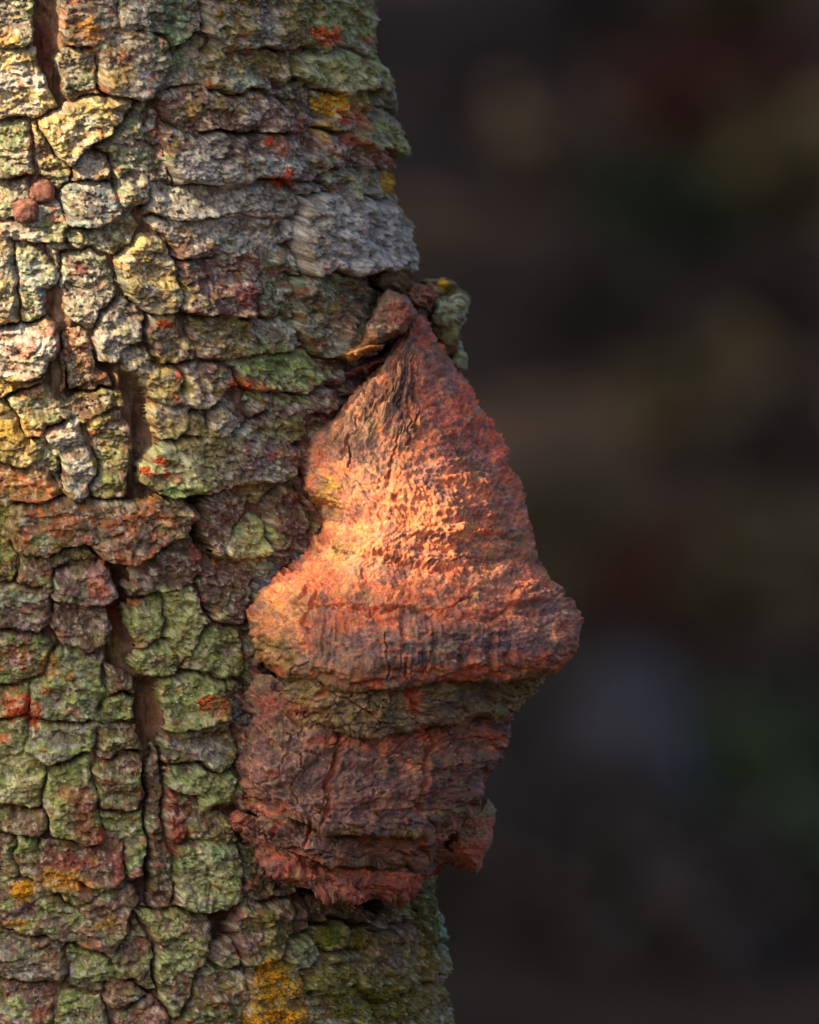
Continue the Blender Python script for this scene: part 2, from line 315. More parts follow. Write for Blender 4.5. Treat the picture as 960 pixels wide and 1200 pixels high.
# paint: x, y, rx, ry, colour, strength, noise scale  (pigment of lichen crusts and stains; also sunlit bark and a hole's shade painted in)
OR = (190, 86, 46); YL = (206, 160, 40); GN = (120, 142, 76); PG = (176, 182, 132); RD = (142, 60, 50); WH = (184, 182, 178); DKP = (78, 60, 62); MOSS = (112, 110, 34)
PAINT = [
 (375,38,14,14,OR,.9,5),(425,42,8,6,OR,.6,5),(385,118,24,18,YL,.85,6),(406,132,16,16,OR,.6,6),(400,160,14,12,OR,.45,6),(370,150,12,14,YL,.5,5),(340,150,14,12,OR,.4,6),
 (318,170,10,14,OR,.7,6),(322,214,12,8,OR,.8,5),(338,207,8,12,OR,.7,5),(458,208,12,16,YL,.9,5),(445,178,20,10,RD,.6,7),(275,165,20,16,DKP,.8,9),(262,180,10,12,(60,48,46),.8,6),
 (230,200,30,12,WH,.6,10),(320,195,30,12,WH,.6,10),(105,38,10,26,(196,140,60),.75,8),(12,48,14,10,(196,140,60),.6,6),(135,92,14,14,(200,170,90),.7,7),(216,130,12,12,(190,160,90),.6,6),
 (108,235,16,18,(86,90,100),.7,7),(93,318,14,10,(110,46,46),.8,6),(250,340,36,24,(104,66,66),.5,10),(275,345,14,16,RD,.5,6),(195,382,12,6,OR,.8,5),(205,440,6,8,OR,.7,4),(200,468,8,8,OR,.5,5),
 (285,452,22,10,OR,.55,6),(320,430,40,22,GN,.7,9),(330,505,24,18,MOSS,.6,8),(172,552,8,6,OR,.8,4),(186,540,7,7,OR,.7,4),(196,557,8,5,OR,.6,4),(200,572,30,7,(120,160,80),.7,7),
 (10,570,28,22,(190,100,60),.5,8),(55,505,25,8,(190,120,80),.5,6),(70,618,20,10,OR,.45,7),(112,688,14,12,OR,.6,6),(225,648,8,12,(170,60,50),.7,5),(155,705,12,7,OR,.6,5),(160,752,14,9,(160,64,50),.7,5),
 (180,748,8,6,OR,.5,4),(185,772,10,6,(190,110,60),.5,5),(20,765,14,12,RD,.6,6),(36,768,12,12,RD,.6,6),(25,828,20,20,OR,.75,6),(42,836,12,16,OR,.65,5),(55,808,8,6,OR,.6,4),
 (250,825,22,14,OR,.7,6),(262,835,10,8,YL,.5,5),(60,780,14,14,YL,.5,6),(100,955,16,42,(156,62,46),.6,9),(85,925,24,10,(156,62,46),.55,7),(118,975,10,10,OR,.6,5),(10,865,10,6,OR,.6,4),
 (120,890,8,6,OR,.6,4),(30,1040,14,12,YL,.8,5),(75,1028,36,14,YL,.55,6),(95,1035,18,10,(196,120,40),.5,5),(85,1010,24,10,RD,.5,7),(140,1015,14,22,(140,62,54),.5,7),(125,1080,14,6,YL,.6,5),(25,1078,16,8,YL,.6,5),
 (160,1022,8,8,(190,130,120),.6,5),(205,975,10,24,(160,72,52),.6,7),(202,930,10,8,RD,.6,5),(240,905,30,24,GN,.4,9),(246,998,12,10,(110,150,100),.7,6),(50,1185,14,8,RD,.6,5),(162,1170,10,6,WH,.7,5),
 (160,1190,10,7,RD,.5,5),(310,1090,30,26,MOSS,.6,7),(320,1150,28,30,(190,150,36),.75,6),(320,1190,40,12,(210,150,30),.8,5),(300,1180,20,16,YL,.5,5),(385,1098,22,14,MOSS,.8,5),(420,1110,18,14,(150,120,30),.7,5),
 (390,1150,50,24,MOSS,.65,7),(440,1180,60,26,MOSS,.7,7),(500,1080,20,50,(84,96,36),.65,6),(500,1140,22,30,(140,120,36),.6,6),(430,1080,60,20,(66,56,34),.5,8),(540,1100,18,30,(150,178,160),.7,7),
 (545,1150,14,10,(176,196,180),.7,5),(270,1130,30,10,(130,150,90),.5,7),(340,1120,14,14,(120,130,90),.5,6),(400,412,10,6,(200,150,70),.7,5),(440,390,30,22,(140,84,60),.6,8),(470,365,20,22,(146,70,56),.6,7),
 (455,335,18,10,(120,70,62),.5,6),(290,640,24,26,(176,184,110),.5,9),(190,740,40,46,(160,170,96),.45,10),(228,820,36,30,(146,160,96),.5,9),(390,85,40,16,(176,172,112),.5,8),(30,320,30,60,(128,140,130),.35,12),
 (265,245,70,24,(150,146,140),.4,12),(420,270,60,40,(168,164,166),.5,12),(270,545,40,24,(120,100,104),.5,12),(350,90,16,12,(120,140,90),.6,6),(195,30,24,40,(70,120,80),.5,9),(205,75,10,24,(84,120,74),.5,7),
 (15,610,20,60,(150,130,50),.5,9),(280,95,22,14,(150,168,150),.7,7),(240,520,40,30,(150,140,80),.45,9),(20,500,30,24,(160,130,50),.5,8),(0,455,50,14,(170,130,40),.6,7),
 (270,838,8,6,(96,106,130),.9,4),(310,690,16,30,(66,76,92),.5,8),(130,540,16,40,(120,130,70),.6,7),(205,980,6,6,(170,70,50),.6,4)]
CRACKS = [  # fine cracks across plates: points, width, depth
 ("235 258 268 252 300 256",1.2,5),("190 735 203 758 210 790",1.4,7),("178 752 206 762",1.2,6),("232 160 262 152 290 152",1.3,6),("150 655 152 640 162 632",1.3,6),
 ("35 838 40 860 30 885",1.3,6),("122 890 165 878",1.4,7),("430 345 445 365 420 392",1.4,6),("95 640 130 628 150 618",1.3,6),("240 300 242 340 236 366",1,4),("262 400 290 395",1,4),
 ("400 250 430 262 450 250 465 262",1.1,5),("420 280 450 275 480 290",1.1,5),("55 400 40 420 20 418",1.2,5),("210 540 250 535 285 552",1.1,5),("252 715 270 690 268 668",1.1,5),("60 1110 40 1125 10 1120",1.1,5),
 ("220 1000 240 1020 236 1060",1,4),("300 1075 296 1100 302 1125",1.1,5),("30 1050 60 1066 90 1070",1.2,5),("40 60 45 90 62 112",1,3)]

# fungus outline used to leave the bark out where the fungus covers it
FUN = pairs("490 372 520 402 552 460 585 510 608 570 630 650 657 700 676 750 672 782 640 800 605 845 590 920 580 990 560 1027 508 1015 480 1047 422 1057 360 1040 312 1027 274 989 268 950 276 880 288 820 294 770 308 700 345 650 372 610 355 545 385 490 440 430 470 395")

step = 1.2
gxs = np.arange(-80, 640, step); gys = np.arange(-45, 1246, step)
GX, GY = np.meshgrid(gxs, gys)
nr, nc = GX.shape
TH = theta_of(GX, GY); NX = R0 * TH
WX = GX + 5.0 * fbm(NX, GY, 26, 26, 11, 4); WY = GY + 5.0 * fbm(NX, GY, 26, 26, 23, 4)
# further plates outside the picture, left of it and round the far side
extra = []
for yy in range(-40, 1245, 46):
    for xx in list(range(-78, -14, 40)) + list(range(515, 640, 42)):
        if xx > 0 and 330 < yy < 1060 and xx < 560: continue
        j = [random.uniform(-7, 7) for _ in range(8)]
        x1 = min(xx + 38, -16) if xx < 0 else xx + 40
        extra.append(([(xx + j[0], yy + j[1]), (x1 + min(0, j[2]), yy + j[3]), (x1 + min(0, j[4]), yy + 43 + j[5]), (xx + j[6], yy + 43 + j[7])],
                      random.uniform(10, 20), random.choice(['gr', 'gg', 'br', 'pb', 'gn']), random.choice(['gr', 'ol', 'gg', 'br']), .45))
plist = [(pairs(p), h, a, b, m) for p, h, a, b, m in PLATES] + extra
S1 = np.full(GX.shape, 1e6); S2 = np.full(GX.shape, 1e6); LB = np.full(GX.shape, -1, np.int32)
for i, (pts, h, a, b, m) in enumerate(plist):
    P = np.array(pts)
    c0 = max(0, int((P[:, 0].min() - 30 - gxs[0]) / step)); c1 = min(nc, int((P[:, 0].max() + 30 - gxs[0]) / step) + 1)
    r0 = max(0, int((P[:, 1].min() - 30 - gys[0]) / step)); r1 = min(nr, int((P[:, 1].max() + 30 - gys[0]) / step) + 1)
    if c1 <= c0 or r1 <= r0: continue
    sl_ = (slice(r0, r1), slice(c0, c1))
    sd = poly_sd(WX[sl_], WY[sl_], pts)
    s1 = S1[sl_]; s2 = S2[sl_]
    better = sd < s1
    S2[sl_] = np.where(better, s1, np.minimum(s2, sd))
    LB[sl_] = np.where(better, i, LB[sl_])
    S1[sl_] = np.where(better, sd, s1)
FISS = ["143 436 180 446 178 584 148 584", "128 664 147 668 150 700 152 780 160 792 187 800 186 850 196 900 178 1062 160 1050 158 850 126 780", "40 -45 68 -45 72 66 72 126 60 104 42 60",
        "244 1072 268 1066 272 1092 250 1106", "76 392 134 430 140 456 80 462", "158 1078 180 1108 182 1164 168 1160", "222 580 240 592 240 650 228 640", "343 1040 520 1040 470 1092 430 1092 362 1092"]
FM = np.full(GX.shape, 1e3)
for q_ in FISS: FM = np.minimum(FM, poly_sd(WX, WY, pairs(q_)))
GAP = np.where(FM < 2, 1.5, 8.5)
E = np.minimum(GAP - S1, (S2 - S1) * 0.5)           # distance to the plate's own edge
to_gap = (GAP - S1) < (S2 - S1) * 0.5
LB[S1 > GAP] = -1
fsd = poly_sd(GX, GY, FUN)
LB[fsd < -34] = -1
plate_h = np.array([p[1] for p in plist] + [0.0])
plate_r = rng.uniform(-1, 1, (len(plist) + 1, 4))
pb_ = np.array([(np.array(p[0])[:, 0].mean(), np.array(p[0])[:, 1].mean(), np.ptp(np.array(p[0])[:, 0]) / 2 + 1, np.ptp(np.array(p[0])[:, 1]) / 2 + 1) for p in plist] + [(0, 0, 1, 1)])
lab = LB
Hp = plate_h[lab]; Rr = plate_r[lab]; PB = pb_[lab]
ty = np.clip((GY - PB[..., 1]) / PB[..., 3], -1.2, 1.2); tx = np.clip((GX - PB[..., 0]) / PB[..., 2], -1.2, 1.2)
# bark relief
n_big = fbm(NX, GY, 60, 45, 3, 3); n_mid = fbm(NX, GY, 24, 17, 5, 4); n_fin = fbm(NX, GY, 8, 6, 9, 3)
flake = fbm(NX + 6 * n_mid, GY + 4 * n_mid, 34, 17, 41, 4, .55)
tz = flake * 3.4 + 0.5 * n_mid
terr = np.floor(tz) + sstep(0.78, 1.0, tz - np.floor(tz))
tz2 = fbm(NX, GY, 15, 11, 43, 4, .6) * 2.4
terr2 = np.floor(tz2) + sstep(0.7, 1.0, tz2 - np.floor(tz2))
lam = fbm(NX + 9 * n_mid, GY + 5 * n_big, 30, 4.6, 61, 3) * sstep(-.2, .5, fbm(NX, GY, 70, 60, 63, 2))
f1, f2 = worley(NX + 6 * n_fin + 5 * n_mid, GY * 1.25 + 6 * n_fin + 5 * n_mid, 17, 5)
cellcrack = sstep(0.11, 0.0, f2 - f1) * sstep(-0.1, 0.4, fbm(NX, GY, 50, 50, 71, 2))
f1, f2 = worley(NX + 9 * n_mid + 5 * n_fin, GY * 1.35 + 9 * n_mid + 5 * n_fin, 42, 15)
bigcrack = sstep(0.07, 0.0, f2 - f1) * sstep(-0.2, 0.3, fbm(NX, GY, 60, 50, 73, 2))
Hs = gblur(np.where(lab >= 0, Hp * (1.0 + .34 * ty + .2 * Rr[..., 2] * tx), 0.0), 2.6)
gyE, gxE = np.gradient(gblur(E, 1.5)); hor = np.abs(gyE) / (np.hypot(gxE, gyE) + 1e-6)
kc = (0.22 + 0.8 * sstep(-.45, .05, fbm(NX, GY, 50, 44, 81, 3))) * (0.62 + 0.38 * hor)
kc = np.where(to_gap | (FM < 10), 1.0, kc)
fall = np.exp(-(np.maximum(E, 0) / 2.6) ** 1.4)
rise = 1 - fall
H = Hs + (.35 + .65 * rise) * (3.6 * n_mid + 1.5 * n_fin + 1.9 * terr + .8 * terr2 + 0.8 * lam + 3.5 * n_big) + 0.8 * fbm(NX, GY, 3.6, 3.2, 77, 2) + .35 * fbm(NX, GY, 2.4, 2.4, 79, 1)
H -= 2.2 * cellcrack + 4.5 * bigcrack * sstep(.0, .5, fbm(NX, GY, 80, 80, 75, 2))
for s, wd, dp in CRACKS:
    d = seg_dist(WX, WY, pairs(s)); H -= dp * np.exp(-(d / wd / 1.5) ** 2)
for (x, y, rx, ry, c, s, ns) in PAINT:                 # strong patches are slightly raised and granular
    if s < .6: continue
    q = np.hypot((GX - x) / rx, (GY - y) / ry)
    m_ = sstep(1.15, .6, q)
    if m_.max() > 0: H += m_ * 0.9 * (1 + fbm(NX, GY, 3.2, 3.2, 91, 2))
H = np.maximum(H, 1.0)
H -= kc * (H + 9) * fall
deep = sstep(8, -2, FM)
H = np.where((E < 0.9) & (kc > .75), -9.0 - 24 * deep, H)
H *= np.where(fsd < 0, 0.55 + 0.45 * sstep(-30, 0, fsd), 1.0)
# colours
CA = np.array([PAL[p[2]] for p in plist] + [PAL['br']]); CB = np.array([PAL[p[3]] for p in plist] + [PAL['br']]); MX = np.array([p[4] for p in plist] + [0])
rr_, cc_ = np.meshgrid(np.arange(nr), np.arange(nc), indexing='ij')
lab2 = lab[np.clip(rr_ + (11 * fbm(NX, GY, 30, 30, 111, 4, .65)).astype(int), 0, nr - 1), np.clip(cc_ + (13 * fbm(NX, GY, 30, 30, 121, 4, .65)).astype(int), 0, nc - 1)]
lab2 = np.where(lab2 < 0, lab, lab2)
cn = fbm(WX, WY, 34, 24, 101, 5, .62) * .5 + .5 + 0.10 * terr * .3
mask = sstep(0.14, -0.14, cn - MX[lab2] + 0.10 * n_fin)[..., None]
C = CA[lab2] * (1 - mask) + CB[lab2] * mask
C *= (1 + 0.16 * Rr[..., 1:2])
def overlay(C, m, rgb):
    return C * (1 - m[..., None]) + lin(rgb) * m[..., None]
g1 = fbm(NX, GY, 70, 60, 131, 4, .6); g2 = fbm(NX, GY, 22, 18, 141, 5, .65); g3 = fbm(NX, GY, 14, 10, 151, 4, .65); g4 = fbm(NX, GY, 7, 7, 161, 3)
up = sstep(700, 250, GY)
C = overlay(C, .55 * sstep(.25, .6, g2 + .3 * g1) * (1 - .4 * up), (104, 128, 70))
C = overlay(C, .55 * sstep(.25, .65, g3 - .3 * g1) * (.35 + .65 * up), (186, 184, 176))
C = overlay(C, .50 * sstep(.3, .7, fbm(NX, GY, 20, 13, 171, 4, .6)), (92, 66, 58))
C = overlay(C, .45 * sstep(.42, .7, fbm(NX, GY, 16, 12, 181, 4, .6)), (128, 116, 40))
C = overlay(C, .55 * sstep(.62, .85, fbm(NX, GY, 15, 13, 191, 4, .6)), (176, 84, 52))
C = overlay(C, .4 * sstep(.5, .8, g4), (196, 188, 160))
C = overlay(C, .4 * sstep(.45, .75, -g4), (62, 52, 46))
for (x, y, rx, ry, c, s, ns) in PAINT:
    r0 = max(0, int((y - 2 * ry - gys[0]) / step)); r1 = min(nr, int((y + 2 * ry - gys[0]) / step) + 1)
    c0 = max(0, int((x - 2 * rx - gxs[0]) / step)); c1 = min(nc, int((x + 2 * rx - gxs[0]) / step) + 1)
    if r1 <= r0 or c1 <= c0: continue
    s_ = (slice(r0, r1), slice(c0, c1))
    q = np.hypot((GX[s_] - x) / rx, (GY[s_] - y) / ry)
    nn = fbm(NX[s_], GY[s_], ns * 1.6, ns * 1.4, int(x * 3 + y), 4, .65)
    m_ = np.clip(sstep(1.25, .45, q + .45 * nn), 0, 1) * s
    C[s_] = overlay(C[s_], m_, c) * (1 + .12 * nn[..., None])
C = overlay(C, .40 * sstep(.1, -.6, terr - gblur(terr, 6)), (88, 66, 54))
h1 = fbm(NX, GY, 2.9, 2.6, 211, 2, .7); h2 = fbm(NX, GY, 5.5, 4.5, 221, 3, .7)
C = overlay(C, .5 * sstep(.35, .8, h2), (190, 186, 168)); C = overlay(C, .55 * sstep(.3, .75, -h2), (58, 46, 42))
C *= 1 + .30 * h1[..., None]
C *= np.array([1.0, .98, .95])
C = np.clip(C, 0.012, .75)
hx = np.where(lab >= 0, H, -33)
px_, py_, pd_ = trunk_point(TH, GY + 0.28 * np.clip(hx, 0, 40) - 4, hx)
VW = to_world(px_, py_, pd_)

tree = empty('tree', (wx(45), 0, 0))
tag(tree, 'mature tree with thick fissured bark crusted in green and grey lichen, bearing the fungus', 'tree')
OFF = Vector((wx(45), 0, 0)); OFFn = np.array(OFF)

# coarse trunk all the way round and from the roots to the fork
tzs = np.concatenate([np.linspace(-0.12, 0.95, 60), np.linspace(0.96, 1.44, 40), np.linspace(1.45, 4.6, 170)])
tth = np.linspace(-math.pi, math.pi, 241)[:-1]
TT, TZ = np.meshgrid(tth, tzs)
TY = 600 - (TZ - ZC) / PX
wf1, wf2 = worley(TT * 420 / 50 * 1.0, TZ / PX / 75, 1.0, 9)
rel = 24 * sstep(0.02, 0.22, wf2 - wf1) + 6 * fbm(TT * 420, TZ / PX, 40, 40, 33, 3)
inwin = sstep(-60, -30, TY) * sstep(1262, 1232, TY) * sstep(-0.40, -0.30, TT) * sstep(2.0, 1.8, TT)
rel = rel * (1 - inwin) - 48 * inwin
flare = 1 + 0.9 * np.exp(-np.maximum(TZ, 0) / 0.16) * (1 + .35 * np.sin(TT * 5 + 1)) - 0.05 * sstep(1.5, 4.6, TZ)
cxw = wx(cxy(TY)) - OFF.x
TV = np.stack([cxw + (R0 * flare + rel) * PX * np.sin(TT), -(R0 * flare + rel) * PX * np.cos(TT), TZ], -1).reshape(-1, 3)
tn = fbm(TT * 420, TZ / PX, 60, 60, 55, 4)
TC = lin((112, 98, 82)) * (1 - sstep(-.3, .5, tn)[..., None]) + lin((118, 128, 92)) * sstep(-.3, .5, tn)[..., None]
trunk = mesh_np('trunk', TV, grid_quads(len(tzs), len(tth), True), M_bark, tree, TC.reshape(-1, 3))

# inner bark seen in the fissures
ist = 2.0
ix = np.arange(-82, 642, ist); iy = np.arange(-47, 1250, ist)
IX, IY = np.meshgrid(ix, iy)
ih = 3.2 * fbm(IX, IY, 5, 44, 201, 4) + 3.5 * fbm(IX, IY, 14, 20, 203, 4) + 1.6 * np.floor(2.5 * fbm(IX, IY, 12, 26, 206, 3)) - 2.0 + 1.3 * fbm(IX, IY, 4, 9, 208, 3, .7)
IFM = np.full(IX.shape, 1e3)
for q_ in FISS: IFM = np.minimum(IFM, poly_sd(IX, IY, pairs(q_)))
ih -= 20 * sstep(6, -6, IFM)
a_, b_, c_ = trunk_point(theta_of(IX, IY), IY, ih)
IV = to_world(a_, b_, c_) - OFFn
ic = sstep(-.4, .5, fbm(IX, IY, 12, 60, 205, 4))[..., None]
IC = lin((92, 66, 50)) * (1 - ic) + lin((124, 98, 76)) * ic
IC = IC * (1 + .45 * fbm(IX, IY, 5, 12, 209, 3, .7)[..., None])
for (x, y, rx, ry, c) in [(138,720,9,30,(140,66,40)),(56,60,10,50,(104,58,42)),(375,500,40,30,(120,50,40)),(335,640,26,40,(110,48,40)),(180,840,12,60,(120,84,58)),(420,430,50,16,(150,64,44)),(140,760,8,14,(120,100,40))]:
    q = np.hypot((IX - x) / rx, (IY - y) / ry); IC = overlay(IC, .8 * sstep(1.2, .5, q + .3 * fbm(IX, IY, 10, 10, 207, 3)), c)
mesh_np('inner_bark', IV.reshape(-1, 3), grid_quads(*IX.shape), M_inner, trunk, IC.reshape(-1, 3))

Q = grid_quads(nr, nc); lf = lab.reshape(-1)
ql = lf[Q]
keep = (ql >= 0).all(1)
Q = Q[keep]; own = ql[keep].max(1)
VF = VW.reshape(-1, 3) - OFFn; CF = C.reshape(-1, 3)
order = np.argsort(own, kind='stable'); Q = Q[order]; own = own[order]
bounds = np.searchsorted(own, np.arange(len(plist) + 1))
for i in range(len(plist)):
    q = Q[bounds[i]:bounds[i + 1]]
    if len(q) < 60: continue
    v, c, qq = submesh(VF, CF, q)
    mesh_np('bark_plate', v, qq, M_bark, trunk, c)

# raster of the bark front, to find the surface under a photo pixel
RAS = np.full((1300, 760), -1, np.int64)
vis = np.flatnonzero((lf >= 0) & (TH.reshape(-1) < 1.75))
ordr = vis[np.argsort(pd_.reshape(-1)[vis])]
RAS[np.clip(np.round(py_.reshape(-1)[ordr]).astype(int) + 50, 0, 1299), np.clip(np.round(px_.reshape(-1)[ordr]).astype(int) + 90, 0, 759)] = ordr
def surf(x, y):
    for r in range(0, 24):
        for dx, dy in ((0, 0), (r, 0), (-r, 0), (0, r), (0, -r)):
            yy, xx = int(y + 50 + dy), int(x + 90 + dx)
            if 0 <= yy < 1300 and 0 <= xx < 760 and RAS[yy, xx] >= 0:
                return VW.reshape(-1, 3)[RAS[yy, xx]], float(TH.reshape(-1)[RAS[yy, xx]])
    return None, None

# ------------------------------------------------------------------ lumps of bark that stand clear of the trunk
def blob(name, cx, cy, cd, rx, ry, rd, c1, c2, mat, parent, seed, amp=.22, rotz=0.0, n=(72, 54), off=OFFn, paint=(), box=.7):
    u = np.linspace(0, 2 * math.pi, n[0], endpoint=False); v = np.linspace(0.02, math.pi - .02, n[1])
    U, W = np.meshgrid(u, v)
    sx, sy, sd = np.sin(W) * np.cos(U), -np.cos(W), np.sin(W) * np.sin(U)
    sq = lambda t: np.sign(t) * np.abs(t) ** box
    sx, sy, sd = sq(sx), sq(sy), sq(sd)
    A = sx * 3 + sd * 1.7 + seed; B = sy * 3 + sd * 1.3 - seed
    A = (sx * rx + .7 * sd * rd) / 16 + seed * 3.1; B = (sy * ry + .45 * sd * rd) / 16 - seed * 1.7
    rm = min(rx, ry)
    hb = fbm(A, B, 1.4, 1.1, seed, 4, .6) * .30 * rm + 2.2 * fbm(A, B, .7, .5, seed + 5, 3, .6) + 1.4 * fbm(A, B, .35, .3, seed + 6, 2)
    f = 1 + amp / .2 * hb / max(rm, 8) * .8
    x, y, d = sx * rx * f, sy * ry * f, sd * rd * f
    x, y = x * math.cos(rotz) - y * math.sin(rotz), x * math.sin(rotz) + y * math.cos(rotz)
    V = to_world(cx + x, cy + y, cd + d) - off
    m = sstep(-.25, .35, fbm(A, B, 1.1, .9, seed + 9, 5, .65))[..., None]
    Cc = lin(c1) * (1 - m) + lin(c2) * m
    m2 = sstep(.4, .7, fbm(A, B, .3, .3, seed + 19, 3))
    Cc = overlay(Cc, .5 * m2, (70, 60, 50))
    hh_ = fbm(A, B, .2, .2, seed + 29, 2)
    Cc = Cc * (1 + .3 * hh_[..., None])
    for (qx, qy, qr, qc) in paint:
        Cc = overlay(Cc, sstep(1.3, .5, np.hypot(cx + x - qx, cy + y - qy) / qr + .4 * fbm(A, B, .3, .3, 3, 3)), qc)
    return mesh_np(name, V.reshape(-1, 3), grid_quads(n[1], n[0], True), mat, parent, Cc.reshape(-1, 3))
def slab(name, outline, d0, ax, ay, c1, c2, mat, parent, seed, off=OFFn, wall=46, paint=(), rel=1.0, edge=3.0, st_=1.1):
    """an irregular plate with thickness: outline in px, depth plane d0 + ax*dx + ay*dy"""
    pts = pairs(outline); P_ = np.array(pts); xc_, yc_ = P_.mean(0)
    X, Y = np.meshgrid(np.arange(P_[:, 0].min() - 8, P_[:, 0].max() + 8, st_), np.arange(P_[:, 1].min() - 8, P_[:, 1].max() + 8, st_))
    w1_ = 3.5 * fbm(X, Y, 16, 16, seed, 4, .6); w2_ = 3.5 * fbm(X, Y, 16, 16, seed + 1, 4, .6)
    e_ = -poly_sd(X + w1_, Y + w2_, pts)
    q_ = fbm(X, Y, 26, 14, seed + 2, 4, .6) * 2.6; tr_ = np.floor(q_) + sstep(.75, 1, q_ - np.floor(q_))
    r_ = 3.6 * fbm(X, Y, 22, 16, seed + 3, 4, .6) + 2.0 * tr_ + 1.4 * fbm(X, Y, 6, 5, seed + 4, 3, .6) + .7 * fbm(X, Y, 3, 3, seed + 5, 2)
    D = d0 + ax * (X - xc_) + ay * (Y - yc_) + rel * r_ - wall * np.exp(-np.maximum(e_, 0) / edge)
    m_ = sstep(-.25, .35, fbm(X, Y, 18, 14, seed + 6, 5, .65))[..., None]
    Cc = lin(c1) * (1 - m_) + lin(c2) * m_
    h_ = fbm(X, Y, 5.5, 4.5, seed + 7, 3, .7)
    Cc = overlay(Cc, .45 * sstep(.35, .8, h_), (176, 160, 140)); Cc = overlay(Cc, .5 * sstep(.3, .75, -h_), (60, 46, 42))
    for (qx, qy, qr, qc) in paint:
        Cc = overlay(Cc, .8 * sstep(1.3, .4, np.hypot(X - qx, Y - qy) / qr + .5 * fbm(X, Y, 8, 7, seed + 8, 3, .65)), qc)
    Cc = np.clip(Cc * (1 + .3 * fbm(X, Y, 2.9, 2.6, seed + 9, 2, .7)[..., None]), .012, .75)
    V = (to_world(X, Y, D) - off).reshape(-1, 3); q = grid_quads(*X.shape)
    q = q[(e_.reshape(-1)[q] > -.2).all(1)]
    v, c, qq = submesh(V, Cc.reshape(-1, 3), q)
    return mesh_np(name, v, qq, mat, parent, c)
# flap of bark over the fungus' top and the crusted knobs beside it
slab('bark_plate', "396 408 418 398 428 372 438 350 454 334 478 342 491 366 476 388 462 394 446 406 424 414 408 420", 262, -.10, .45, (124, 92, 76), (108, 92, 70), M_bark, trunk, 503, wall=95, paint=[(470, 366, 18, (138, 82, 66)), (428, 404, 16, (150, 104, 66))])
slab('bark_plate', "392 416 410 404 432 402 452 398 446 408 424 418 406 424", 282, -.1, .2, (182, 132, 72), (140, 100, 66), M_bark, trunk, 513, edge=2.2, wall=70)
slab('bark_plate', "398 430 420 424 448 412 470 398 478 404 456 424 430 440 404 446", 232, -.35, .2, (150, 74, 54), (116, 72, 60), M_bark, trunk, 523, wall=60)
blob('bark_plate', 490, 344, 120, 21, 13, 40, (128, 82, 66), (112, 96, 76), M_bark, trunk, 5, .22, .3)
blob('bark_plate', 516, 331, 60, 19, 9, 30, (124, 96, 74), (132, 122, 84), M_bark, trunk, 6, .22, .1, paint=[(520,328,6,(200,160,40))])
blob('bark_plate', 526, 358, 50, 22, 20, 40, (150, 156, 130), (112, 108, 66), M_bark, trunk, 7, .24, .1, (110, 80))
blob('bark_plate', 524, 388, 50, 17, 22, 38, (128, 122, 78), (104, 90, 60), M_bark, trunk, 8, .22, .1)
blob('bark_plate', 537, 411, 40, 9, 15, 24, (176, 184, 160), (130, 136, 104), M_bark, trunk, 9, .22, -.2)
blob('bark_plate', 456, 322, 130, 24, 16, 50, (110, 84, 74), (96, 84, 60), M_bark, trunk, 12, .2, .1)

# ------------------------------------------------------------------ bracket fungus
fungus = empty('bracket_fungus', (wx(470), -0.10, wz(1057)))
tag(fungus, 'rust-orange hoof-shaped bracket fungus with layered lower tiers growing out of the trunk', 'fungus')
FO = np.array(fungus.location)
def interp(pts, x):
    p = np.array(pts, float); return np.interp(x, p[:, 0], p[:, 1])
FCR = [  # cracks in the fungus: points, width, depth, inner pigment strength
 ("402 858 397 880 391 905 389 930 383 958",6,13,.8),("512 838 503 862 501 885 496 912 494 950",6,13,.8),("484 802 486 818 492 838",7,9,1),("381 800 378 812",5,7,.8),("420 797 445 795",6,6,1),
 ("352 814 350 834",3,7,.5),("440 915 436 940",2,5,.4),("366 962 358 985",4,8,1),("425 978 420 1000",2,5,.4),("455 880 478 892 500 898",2.5,6,.6),("420 922 436 918 452 926",2,5,.3),
 ("352 700 362 688 376 690 362 712 354 730",4,7,1),("374 710 400 707 432 710 470 708 520 716",2.6,6,.8),("372 640 350 652 330 668",4,8,.8),
 ("300 870 318 862 334 872",2,5,.4),("455 795 455 765 450 740",1.6,5,.2),("497 790 500 762",1.6,5,.2),("475 770 478 796",2.5,7,.7),("560 775 572 762 580 740",1.5,4,.2),
 ("585 768 590 785",6,4,1),("530 795 560 782 590 790",8,2,.9),("420 485 412 520 408 548",2.2,7,0),("385 528 405 500",2,5,0),("398 540 420 505",2.4,6,0),("372 545 392 520",1.8,4,0),
 ("470 500 462 540 455 560",2.6,6,.1),("545 700 520 716",2,4,.4),("520 660 548 652 570 650",1.8,4,.5),("330 772 345 760",1.5,5,0),("350 780 365 770",1.5,5,0),("340 790 352 776",1.5,4,0),("306 762 318 744",1.5,4,.3),
 ("300 952 286 968",4,6,.8),("330 962 322 980",3,6,.8),("470 985 462 1005",2,5,.4),("540 975 536 1000",3,6,.7),("560 990 548 1004",2,5,.6),("600 862 620 838",2,5,.3),("540 815 548 835",2,5,.3),("420 830 440 822 452 838",1.6,5,.1),
 ("300 905 320 935 340 945",1.5,5,.2),("340 880 330 905 310 915",1.5,5,.3),("455 890 470 870 500 862",1.8,5,.5),("515 870 560 862 590 872",2,5,.5),("500 900 540 905 585 895",1.4,4,.3)]
for k_ in range(15):
    an_ = -.86 + .058 * k_ + random.uniform(-.02, .02); ra_ = random.uniform(78, 125); rb_ = ra_ + random.uniform(30, 75)
    FCR.append((' '.join('%.0f %.0f' % (492 + r_ * math.sin(an_ + .03 * math.sin(r_ * .05 + k_)), 350 + r_ * math.cos(an_)) for r_ in np.linspace(ra_, rb_, 5)), random.uniform(1.8, 3.0), random.uniform(4, 7), 0))
